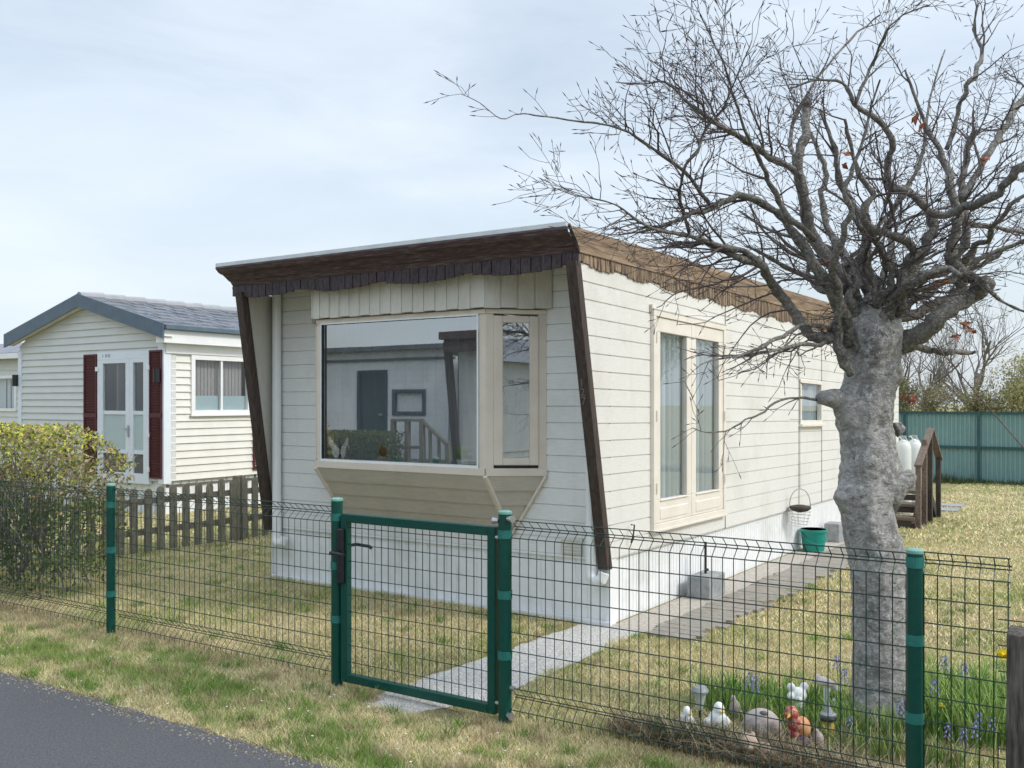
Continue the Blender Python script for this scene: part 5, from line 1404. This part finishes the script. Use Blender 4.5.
    for (x, y, dp, ln) in ((836, 336, -.1, .5), (818, 339, -.15, .6), (806, 331, -.2, .55), (792, 309, -.2, .5), (777, 291, -.2, .55), (765, 268, -.25, .5), (745, 260, -.3, .45), (723, 251, -.35, .45), (700, 243, -.4, .4), (683, 218, -.4, .4), (790, 228, -.25, .4), (745, 196, -.3, .4), (703, 211, -.4, .35), (770, 352, -.5, .35), (745, 355, -.6, .3), (800, 345, -.4, .4), (820, 345, -.35, .45), (660, 226, -.5, .3)):
        d = (right*-1+Vector((0, 0, random.uniform(-.55, .25)))+fwd*random.uniform(-.7, .3)).normalized()
        twig(PS(x, y, SD+dp), d, ln*random.uniform(.7, 1.1), .0050, 1)
    mbT.build('twigs', 'twig', R)
    # clusters of dead leaves
    mb = MB()
    spots = [(845, 155), (845, 166), (920, 128), (915, 118), (938, 283), (947, 280), (824, 262), (822, 330), (965, 322), (972, 330), (957, 335), (905, 395), (911, 398), (986, 160)]
    for (x, y) in spots:
        for k in range(3):
            c = PS(x+random.uniform(-4, 4), y+random.uniform(-4, 4), SD+random.uniform(-.25, .1)); d = Vector([random.gauss(0, 1) for _ in range(3)]).normalized(); t = d.orthogonal().normalized(); s = random.uniform(.018, .032)
            mb.quad(c-d*s, c+t*s*.5+d*s*.1, c+d*s, c-t*s*.5)
            mb.quad(c-d*s, c-t*s*.5, c+d.cross(t)*s*.4, c+t*s*.2)
    mb.build('dead_leaves', 'rust_leaf', R)
    print('twigs', cnt[0])
tree()
# guy cable from the tree
mb = MB(); A = PS(930, 338, SD-.1); B = PS(1075, 505, SD+.2)
mb.tube([A, A.lerp(B, .33)+Vector((0, 0, -.012)), A.lerp(B, .66)+Vector((0, 0, -.012)), B, B+(B-A)*.9], .0032, 6)
tag(mb.build('stay_wire', 'step_wood', base=tuple(A)), 'thin stay wire running down from the big tree to the right', 'wire')

# ================================================================== BACKGROUND TREES
def bare_tree(loc, h, seed, mt, label, nm='bare_tree', spread=.55, leaf=None, leafn=0, trunk=.05, lv=4, lsz=.05):
    rnd = random.Random(seed); x, y, z = loc
    R = empty(nm, loc, label, 'tree', 'trees beyond the back fence' if y > 20 else None)
    mT, mC = MB(), MB(); tips = []
    def grow(p, d, L_, r, l):
        n = 4; pts = [p]
        for i in range(n):
            d = (d+Vector((rnd.gauss(0, .16), rnd.gauss(0, .16), .06))).normalized(); p = p+d*(L_/n); pts.append(p)
        rr = [max(.006, r*(1-.45*i/n)) for i in range(n+1)]
        (mT if l < 1 else mC).tube(pts, rr, 6 if l < 2 else 3, False)
        tips.append(p)
        if l < lv:
            k = 5 if l < 1 else (4 if l < 3 else 4)
            for i in range(k):
                j = rnd.randint(1, n) if l else rnd.randint(2, n)
                a = rnd.uniform(0, 6.28); o = d.orthogonal().normalized(); side = o*math.cos(a)+d.cross(o)*math.sin(a)
                nd = (d*.75+side*spread*rnd.uniform(.7, 1.4)+Vector((0, 0, .15))).normalized()
                grow(pts[j], nd, L_*rnd.uniform(.55, .78), rr[j]*.6, l+1)
    grow(Vector(loc), Vector((rnd.uniform(-.1, .1), rnd.uniform(-.1, .1), 1)).normalized(), h*.36, h*trunk*.5, 0)
    mT.build('trunk', mt, R); cr = mC.build('crown', mt, R)
    if leafn:
        rs = np.random.RandomState(seed); T_ = np.array([tuple(t) for t in tips])
        idx = rs.randint(0, len(T_), leafn); pts = T_[idx]+rs.normal(0, h*.035, (leafn, 3))
        V = leaf_cloud(pts, None, lsz, None)
        c = np.array(leaf)[None]*rs.uniform(.6, 1.4, (leafn, 1))
        np_mesh('leaves', (V-np.array(loc, dtype=np.float32)).astype(np.float32), None, c.astype(np.float32), 'leaf', parent=R)
    return R
specs = [(928, 40, 7.2, 'far_bark', None, 0, 'bare grey shrubby tree left of the willows beyond the teal fence', 'bare_tree'),
         (965, 44, 9.6, 'far_bark', None, 0, 'tallest bare grey tree above the teal fence', 'bare_tree'),
         (903, 47, 7.4, 'far_bark', None, 0, 'hazy bare tree right beside the gnarled trunk', 'bare_tree'),
         (948, 38, 3.3, 'willow_bark', (.26, .235, .15), 2500, 'low brownish bush behind the middle post of the teal fence', 'willow'),
         (990, 37, 3.5, 'willow_bark', (.33, .31, .16), 4000, 'olive green budding willow beyond the teal fence', 'willow'),
         (1022, 36, 4.0, 'willow_bark', (.35, .335, .16), 5500, 'tall olive willow at the right edge beyond the teal fence', 'willow'),
         (1060, 38, 4.8, 'willow_bark', (.33, .31, .16), 4000, 'olive willow just past the right edge beyond the teal fence', 'willow'),
         (885, 42, 3.9, 'willow_bark', (.21, .20, .10), 3500, 'bush hidden mostly behind the gnarled trunk', 'willow'),
         (850, 45, 3.6, 'willow_bark', (.21, .20, .10), 2500, 'bush behind the rear of the home', 'willow')]
for i, (px, s, h, mt, lf, ln, lab, nm) in enumerate(specs):
    p = PS(px, 500, s); p.z = gz(p.y)
    bare_tree(tuple(p), h+.6, 100+i, mt, lab, nm, spread=.62 if lf else .5, leaf=lf, leafn=ln, trunk=.04, lsz=.055, lv=4)
for i, (px, s, h, lab) in enumerate(((-4, 60, 6.6, 'bare tree top at the far left edge above the pale chalet'), (14, 62, 6.0, 'bare tree top left of the blue grey gable'), (178, 60, 8.3, 'bare tree top peeping over the tiled roof'))):
    p = PS(px, 500, s); p.z = gz(p.y)
    t = bare_tree(tuple(p), h, 300+i, 'far_bark', lab, 'bare_tree', .5, trunk=.03, lv=4); t['group'] = 'bare trees behind the neighbouring homes'
# trees to the east, mirrored in the French window
for i, (x, y) in enumerate(((9, 33), (13, 37), (6, 42), (17, 36))):
    t = bare_tree((x, y, 0), 6.5, 500+i, 'willow_bark', 'bare tree beyond the lawn to the east', 'bare_tree', .6, trunk=.035, lv=4, leaf=(.30, .30, .16), leafn=5000)
    t['label'] = ['bare tree off to the right, nearest of the row past the lawn', 'bare tree off to the right, second of the row past the lawn', 'bare tree off to the right, farthest back past the lawn', 'bare tree off to the right, outermost past the lawn'][i]

# ================================================================== FLOWER BED
def blades(name, cx, cy, rx, ry, n, h0, h1, w, cols, label, seed, bend=.5, kind='stuff', z0=0.):
    rs = np.random.RandomState(seed); seg = 4
    a = rs.uniform(0, 6.28, n); q = np.sqrt(rs.uniform(0, 1, n)); x = cx+rx*q*np.cos(a); y = cy+ry*q*np.sin(a)
    h = rs.uniform(h0, h1, n); la = rs.uniform(0, 6.28, n); b = bend*h*rs.uniform(.3, 1.3, n); wa = la+np.pi/2
    V = np.zeros((n, seg, 4, 3), dtype=np.float32)
    for s in range(seg):
        for e, t in ((0, s/seg), (1, (s+1)/seg)):
            px = x+np.cos(la)*b*t**2; py = y+np.sin(la)*b*t**2; pz = z0+h*(t-.25*t**2*np.minimum(1, b/h))
            ww = w*(1-t**2)*1.0+.0004
            L_ = np.stack([px-np.cos(wa)*ww, py-np.sin(wa)*ww, pz], 1); R_ = np.stack([px+np.cos(wa)*ww, py+np.sin(wa)*ww, pz], 1)
            if e == 0: V[:, s, 0] = L_; V[:, s, 1] = R_
            else: V[:, s, 3] = L_; V[:, s, 2] = R_
    cc = np.array(cols)[rs.randint(0, len(cols), n)]*rs.uniform(.7, 1.3, (n, 1))
    cc = np.repeat(cc, seg, axis=0)
    o = np_mesh(name, V.reshape(n*seg, 4, 3), None, cc.astype(np.float32), 'grass')
    tag(o, label, 'plants', kind=kind); return o
G1, G2, G3, ST_ = (.20, .33, .07), (.30, .42, .12), (.10, .19, .05), (.48, .42, .27)
def bedpos(px, py, z=0): return PG(px, py, z)
c = bedpos(775, 722); blades('bluebell_leaves', c.x+.05, c.y+.15, .56, .28, 2300, .05, .21, .0034, [G1, G2, G2, G3, (.34, .50, .12)], 'bright green strap leaves in the bed left of the trunk', 1)
c = bedpos(962, 735); blades('bluebell_leaves', c.x+.02, c.y+.22, .40, .42, 3200, .08, .32, .0038, [G1, G2, G2, G3, (.38, .50, .16)], 'bright green strap leaves in the bed right of the trunk', 2)
c = bedpos(845, 745); blades('bed_weeds', c.x, c.y, .55, .20, 1500, .04, .15, .003, [G1, G3, ST_, (.20, .22, .08)], 'mixed weeds and straw at the foot of the trunk', 3)
c = bedpos(700, 745); blades('dead_stalks', c.x+.12, 4.40, .62, .16, 2600, .05, .17, .0018, [ST_, (.20, .15, .09), (.14, .10, .07)], 'brown dead stalks under the fence left of the stone dome', 4, 1.4)
c = bedpos(860, 755); blades('dead_stalks', c.x+.1, 4.38, .70, .14, 1500, .05, .14, .0016, [ST_, (.24, .20, .12), (.15, .11, .08)], 'brown dead stalks under the fence in front of the trunk', 5, 1.4)
c = bedpos(690, 742); blades('ivy_clump', c.x+.0, c.y-.02, .22, .12, 700, .04, .13, .005, [(.045, .10, .03), (.06, .12, .035)], 'dark green leafy clump under the fence left of the ornaments', 6, .9)
# bluebells
def bluebell(px, py, top, lab, n=7):
    s = F*CH/(py-HR); b = PS(px, py, s); t = PS(px+random.uniform(-2, 2), top, s)
    R = empty('bluebell', (b.x, b.y, 0), lab, 'flower', 'bluebells in the bed')
    mb = MB(); mid = b.lerp(t, .5)+Vector((.008, 0, 0)); mb.tube([(b.x, b.y, 0), mid, t], [.0028, .0024, .0018], 5); mb.build('stem', 'stem_green', R)
    mb = MB()
    for k in range(n*2):
        a = k*2.4; z = t.z-.075*(k/(2*n)); r = .008+.006*(k/(2*n))
        c = Vector((t.x+r*math.cos(a), t.y+r*math.sin(a), z)); mb.tube([c, c+Vector((.004*math.cos(a), .004*math.sin(a), -.007)), c+Vector((.006*math.cos(a), .006*math.sin(a), -.011))], [.002, .0036, .005], 6)
    mb.build('blossom', 'purple_flower', R)
random.seed(9)
BB = [(750, 735, 672, 'bluebell spike rising behind the stone dome, left of the pair'), (756, 735, 676, 'bluebell spike rising behind the stone dome, right of the pair'), (838, 735, 655, 'tall bluebell by the left edge of the trunk'), (843, 738, 668, 'shorter bluebell by the left edge of the trunk'),
      (852, 742, 716, 'low bluebell at the trunk foot left side'), (900, 745, 700, 'bluebell at the trunk foot right side'), (943, 742, 655, 'bluebell standing nearest right of the green post'), (966, 745, 663, 'bluebell with the tallest spike in the right clump'),
      (948, 752, 722, 'low bluebell right of the green post'), (963, 754, 728, 'low bluebell in the middle of the right clump'), (980, 750, 712, 'bluebell on the right side of the right clump'), (992, 752, 716, 'bluebell nearest the weathered stake'), (975, 758, 722, 'front bluebell of the right clump'), (935, 745, 678, 'bluebell just behind the green post')]
for b_ in BB: bluebell(*b_)
def daffodil(px, py, top, lab, cat, hx=0.):
    s = F*CH/(py-HR); b = PS(px, py, s); t = PS(px+hx, top, s)
    R = empty(cat, (b.x, b.y, 0), lab, 'flower')
    mb = MB(); mb.tube([(b.x, b.y, 0), b.lerp(t, .5)-Vector((.01, 0, 0)), Vector((b.x, b.y, t.z+.01)).lerp(t, .6), t], [.0035, .003, .0028, .0025], 6); mb.build('stem', 'stem_green', R)
    mb = MB(); dv = Vector((ST*.2+.5, -CT, -.3)).normalized() if cat == 'daffodil' else Vector((0, 0, 1)); o = dv.orthogonal().normalized(); o2 = dv.cross(o); sz = .034 if cat == 'daffodil' else .014
    npet = 6 if cat == 'daffodil' else 14
    for k in range(npet):
        a = k*6.283/npet; d = o*math.cos(a)+o2*math.sin(a); w = (-o*math.sin(a)+o2*math.cos(a))*sz*.35
        mb.quad(t, t+d*sz*.55-w, t+d*sz, t+d*sz*.55+w)
    mb.tube([t, t+dv*sz*.5, t+dv*sz*.85], [sz*.22, sz*.26, sz*.42], 12, False)
    mb.build('blossom', 'yellow_flower', R)
daffodil(990, 752, 654, 'yellow daffodil nodding beside the weathered stake', 'daffodil', 12)
daffodil(942, 752, 706, 'small yellow dandelion right of the green post', 'dandelion')

# garden ornaments --------------------------------------------------
def at(px, py): 
    p = PG(px, py); return p, F*CH/(py-HR)
def orn(name, px, py, lab, cat='ornament'):
    p, s = at(px, py); return empty(name, (p.x, p.y, 0), lab, cat), p, s/F
ex, ey = Vector((CT, ST, 0)), Vector((-ST, CT, 0))
def W(p, r, u, z, d=0): return p+ex*u+ey*d+Vector((0, 0, z))
# solar lantern on a stake
R, p, k = orn('solar_lamp', 700, 728, 'small grey solar lamp on a stake at the left of the bed', 'solar lamp')
mb = MB(); mb.cyl(p.x, p.y, 0, .09, .007, 8); mb.build('stake', 'black', R)
mb = MB(); mb.lathe(p.x, p.y, [(.012, .085), (.022, .13), (.03, .165), (.031, .17)], 18); mb.build('lens', simple('lamp_lens', (.42, .46, .42), (.5, .54, .48), 9, .2), R)
mb = MB(); mb.lathe(p.x, p.y, [(.04, .168), (.041, .176), (.03, .192), (.01, .2)], 20); mb.tube([(p.x, p.y, .2), (p.x+.004, p.y, .235)], [.005, .003], 6); mb.build('cap', 'grey_plastic', R)
# white ducks with yellow bills
for (px, py, sc, lab) in ((720, 738, 1.0, 'white duck figurine with a yellow bill, right of the solar lamp'), (688, 735, .62, 'small white bird figurine left of the solar lamp')):
    R, p, k = orn('duck_figurine', px, py, lab)
    mb = MB(); mb.ell(W(p, 0, -.01*sc, .075*sc), (.045*sc, .035*sc, .05*sc)); mb.ell(W(p, 0, -.005*sc, .125*sc), (.025*sc, .025*sc, .035*sc)); mb.ell(W(p, 0, .018*sc, .06*sc, .0), (.03*sc, .03*sc, .04*sc)); mb.ell(W(p, 0, -.05*sc, .07*sc), (.025*sc, .02*sc, .02*sc)); mb.build('body', 'fig_white', R, remesh=.004)
    mb = MB(); mb.ell(W(p, 0, .035*sc, .035*sc, -.03), (.03*sc, .02*sc, .02*sc)); mb.ell(W(p, 0, -.05*sc, .04*sc, -.02), (.03*sc, .02*sc, .015*sc)); mb.build('feet', 'fig_yellow', R, remesh=.004)
    mb = MB(); mb.ell(W(p, 0, .004, .125*sc, -.028*sc), (.010*sc, .016*sc, .006*sc)); mb.build('bill', 'fig_yellow', R)
# little tipped stone bird
R, p, k = orn('bird_figurine', 735, 722, 'small pale egg shaped bird figurine behind the duck')
mb = MB(); mb.ell(W(p, 0, 0, .075), (.030, .028, .045)); mb.ell(W(p, 0, -.01, .125), (.014, .014, .02)); mb.ell(W(p, 0, .02, .05), (.022, .02, .02)); mb.build('body', 'stone', R, remesh=.004)
# stone dome tortoise-like
R, p, k = orn('stone_dome', 762, 742, 'large rounded pinkish grey stone in the middle of the bed', 'stone')
mb = MB(); mb.ell(W(p, 0, 0, .075), (.098, .08, .092), 24, 16); mb.ell(W(p, 0, .03, .05), (.08, .07, .06)); o = mb.build('boulder', 'stone', R, remesh=.006)
mb = MB(); mb.ell(W(p, 0, .0, .155, -.035), (.022, .016, .012)); mb.build('dark_patch', 'dark', R)
# bear-like beige animal lying below
R, p, k = orn('hedgehog_figurine', 757, 762, 'beige stone animal figurine lying in front of the large rounded stone')
mb = MB(); mb.ell(W(p, 0, -.035, .085), (.04, .035, .035)); mb.ell(W(p, 0, .03, .05), (.06, .04, .035)); mb.ell(W(p, 0, -.055, .115), (.011, .01, .013)); mb.ell(W(p, 0, -.018, .118), (.011, .01, .013)); mb.ell(W(p, 0, -.04, .07, -.03), (.018, .018, .014)); mb.ell(W(p, 0, .06, .03, -.02), (.025, .02, .02)); mb.ell(W(p, 0, -.03, .02, -.02), (.03, .02, .018)); mb.build('body', 'stone2', R, remesh=.004)
# white animal with round ears
R, p, k = orn('white_animal_figurine', 798, 722, 'glossy white animal figurine with two round ears')
mb = MB()
mb.ell(W(p, 0, 0, .13), (.042, .034, .036)); mb.ell(W(p, 0, -.032, .165), (.021, .015, .021)); mb.ell(W(p, 0, .030, .168), (.021, .015, .021)); mb.ell(W(p, 0, 0, .07), (.034, .03, .05)); mb.ell(W(p, 0, -.035, .125, -.01), (.02, .02, .02)); mb.ell(W(p, 0, -.006, .118, -.03), (.017, .012, .013))
mb.build('body', 'fig_white', R, remesh=.004)
# red painted hen
R, p, k = orn('hen_figurine', 800, 752, 'red and orange painted hen figurine leaning left')
mb = MB(); mb.ell(W(p, 0, -.035, .155), (.030, .03, .036)); mb.ell(W(p, 0, -.02, .115), (.034, .03, .035)); mb.ell(W(p, 0, -.025, .08), (.026, .024, .03)); mb.build('head', 'fig_red', R, remesh=.004)
mb = MB(); mb.ell(W(p, 0, .010, .10, .005), (.036, .032, .046)); mb.build('body', 'fig_orange', R, remesh=.005)
mb = MB(); mb.ell(W(p, 0, .0, .05), (.042, .03, .028)); mb.build('skirt', 'fig_purple', R, remesh=.005)
mb = MB(); mb.tube([W(p, 0, -.05, .16, -.024), W(p, 0, -.062, .152, -.036)], [.008, .002], 8); mb.build('beak', 'fig_yellow', R)
R, p, k = orn('pebble_animal', 818, 752, 'pinkish shell shaped stone right of the painted hen')
mb = MB(); mb.ell(W(p, 0, 0, .065), (.028, .028, .035)); mb.ell(W(p, 0, .012, .035), (.026, .024, .028)); mb.ell(W(p, 0, -.008, .10), (.014, .014, .014)); mb.build('body', 'stone', R, remesh=.004)
# goose with pink wings on stalks
R, p, k = orn('goose_figurine', 824, 722, 'pink and white goose figurine with its head down at the back')
mb = MB(); mb.ell(W(p, 0, -.012, .19), (.035, .022, .022)); mb.ell(W(p, 0, .02, .18), (.03, .018, .018)); mb.ell(W(p, 0, .045, .165), (.016, .014, .016)); mb.ell(W(p, 0, -.03, .205), (.012, .012, .018)); mb.build('body', simple('pale_pink', (.62, .52, .50), (.74, .70, .68), 20, .5), R, remesh=.004)
mb = MB(); mb.ell(W(p, 0, .060, .155, -.004), (.012, .012, .014)); mb.tube([W(p, 0, 0, .18), W(p, 0, .003, 0)], .004, 6); mb.tube([W(p, 0, .015, .18), W(p, 0, .012, 0)], .004, 6); mb.build('head_and_legs', 'fig_white', R)
# hatted lantern gnome-like figure
R, p, k = orn('lantern_ornament', 828, 740, 'small yellow lantern ornament with a grey pointed lid', 'lantern')
mb = MB(); mb.lathe(p.x, p.y, [(.028, 0), (.03, .05), (.024, .085)], 16); mb.build('lamp_body', simple('amber', (.45, .30, .07), (.55, .40, .14), 9, .4), R)
mb = MB(); mb.lathe(p.x, p.y, [(.02, .082), (.036, .092), (.038, .098), (.028, .105)], 18); mb.build('dark_band', 'black', R)
mb = MB(); mb.lathe(p.x, p.y, [(.030, .1), (.036, .115), (.022, .125), (.012, .145), (.003, .17)], 18); mb.build('lid', 'grey_plastic', R)
# white hellebore-like blossoms
mb = MB()
for (x, y) in ((834, 700), (845, 702), (840, 712), (848, 708), (853, 714), (829, 690)):
    c = PS(x, y, 5.0)
    for q in range(5): 
        a = q*1.257; d = (ex*math.cos(a)+Vector((0, 0, 1))*math.sin(a))*.012; w = (-ex*math.sin(a)+Vector((0, 0, 1))*math.cos(a))*.005
        mb.quad(c, c+d*.6-w, c+d, c+d*.6+w)
    mb.tube([c+ey*.002, Vector((c.x, c.y, 0))], .0018, 4)
o = mb.build('white_flowers', 'fig_white', base=tuple(PG(840, 740))); tag(o, 'cluster of tiny white flowers left of the trunk', 'flowers')

for o in list(S.objects):
    k = {'hen_figurine': 1.18, 'white_animal_figurine': 1.12, 'solar_lamp': 1.12, 'duck_figurine': 1.15, 'goose_figurine': 1.15, 'lantern_ornament': 1.15, 'hedgehog_figurine': 1.1, 'duck_figurine.001': 1.5}.get(o.name)
    if k: o.scale = (k, k, k)
# daisies in the verge
mb = MB(); random.seed(2)
for i in range(60):
    x = random.uniform(-6.5, -1.2); y = random.uniform(3.3, 3.95); z = .03
    for q in range(6):
        a = q*1.047; d = Vector((math.cos(a), math.sin(a), .3))*.0075; w = Vector((-math.sin(a), math.cos(a), 0))*.003; c = Vector((x, y, z)); mb.quad(c, c+d*.6-w, c+d, c+d*.6+w)
o = mb.build('daisies', 'fig_white'); tag(o, 'tiny white daisies scattered in the verge grass', 'flowers', kind='stuff')

# ================================================================== SKY, SUN, CAMERA
w = bpy.data.worlds.new('World'); S.world = w; w.use_nodes = True
nt = w.node_tree; N, L = nt.nodes, nt.links
bg = N['Background']; bg.inputs[1].default_value = .10
SUN = Vector((1, .22, .95)).normalized()
sky = N.new('ShaderNodeTexSky'); sky.sky_type = 'NISHITA'; sky.sun_disc = False
sky.sun_elevation = math.asin(SUN.z); sky.sun_rotation = math.atan2(SUN.x, SUN.y)
sky.air_density = 1.2; sky.dust_density = 2.5; sky.ozone_density = 1.2
tc = N.new('ShaderNodeTexCoord')
mp = N.new('ShaderNodeMapping'); mp.inputs['Rotation'].default_value = (0, 0, math.radians(20)); mp.inputs['Scale'].default_value = (1.2, 2.0, 7.0)
L.new(tc.outputs['Generated'], mp.inputs[0])
n1 = N.new('ShaderNodeTexNoise'); n1.inputs['Scale'].default_value = 1.5; n1.inputs['Detail'].default_value = 9; n1.inputs['Roughness'].default_value = .58; n1.inputs['Distortion'].default_value = .5
L.new(mp.outputs[0], n1.inputs['Vector'])
n2 = N.new('ShaderNodeTexNoise'); n2.inputs['Scale'].default_value = 1.1; n2.inputs['Detail'].default_value = 3
L.new(tc.outputs['Generated'], n2.inputs['Vector'])
ad = N.new('ShaderNodeMath'); ad.operation = 'ADD'; L.new(n1.outputs['Fac'], ad.inputs[0]); L.new(n2.outputs['Fac'], ad.inputs[1])
rp = N.new('ShaderNodeValToRGB'); rp.color_ramp.elements[0].position = .38; rp.color_ramp.elements[1].position = .66
rp.color_ramp.elements[0].color = (.5, .5, .5, 1); rp.color_ramp.elements[1].color = (.99, .99, .99, 1)
hf = N.new('ShaderNodeMath'); hf.operation = 'MULTIPLY'; hf.inputs[1].default_value = .5; L.new(ad.outputs[0], hf.inputs[0]); L.new(hf.outputs[0], rp.inputs[0])
cl = N.new('ShaderNodeRGB'); cl.outputs[0].default_value = (5.35, 5.95, 6.6, 1)
mx = N.new('ShaderNodeMix'); mx.data_type = 'RGBA'
L.new(rp.outputs[0], mx.inputs[0]); L.new(sky.outputs[0], mx.inputs[6]); L.new(cl.outputs[0], mx.inputs[7])
sx = N.new('ShaderNodeSeparateXYZ'); L.new(tc.outputs['Generated'], sx.inputs[0])
br = N.new('ShaderNodeMapRange'); br.inputs[1].default_value = .38; br.inputs[2].default_value = .8; br.inputs[3].default_value = 1; br.inputs[4].default_value = 1.75  # added brightening of the unseen upper sky, fills the shaded front wall
L.new(sx.outputs[2], br.inputs[0])
vm = N.new('ShaderNodeVectorMath'); vm.operation = 'SCALE'; L.new(mx.outputs[2], vm.inputs[0]); L.new(br.outputs[0], vm.inputs['Scale'])
L.new(vm.outputs[0], bg.inputs[0])
sd = bpy.data.lights.new('sun', 'SUN'); sd.energy = 1.15; sd.angle = math.radians(9); sd.color = (1, .955, .89)
so = bpy.data.objects.new('sun', sd); COL.objects.link(so); so.rotation_euler = SUN.to_track_quat('Z', 'Y').to_euler()
cam = bpy.data.cameras.new('camera'); co = bpy.data.objects.new('camera', cam); COL.objects.link(co)
cam.sensor_width = 36; cam.lens = F/1024*36; cam.shift_y = (HR-384)/1024; cam.clip_end = 2000; cam.clip_start = .05
co.location = (0, 0, CH); co.rotation_euler = (math.radians(90), 0, TH); S.camera = co
S.view_settings.view_transform = 'Standard'; S.view_settings.look = 'None'; S.view_settings.exposure = .72; S.view_settings.gamma = 1
S.render.engine = 'CYCLES'; S.cycles.use_denoising = True; S.cycles.max_bounces = 8; S.cycles.transparent_max_bounces = 16
S.cycles.caustics_reflective = False; S.cycles.caustics_refractive = False
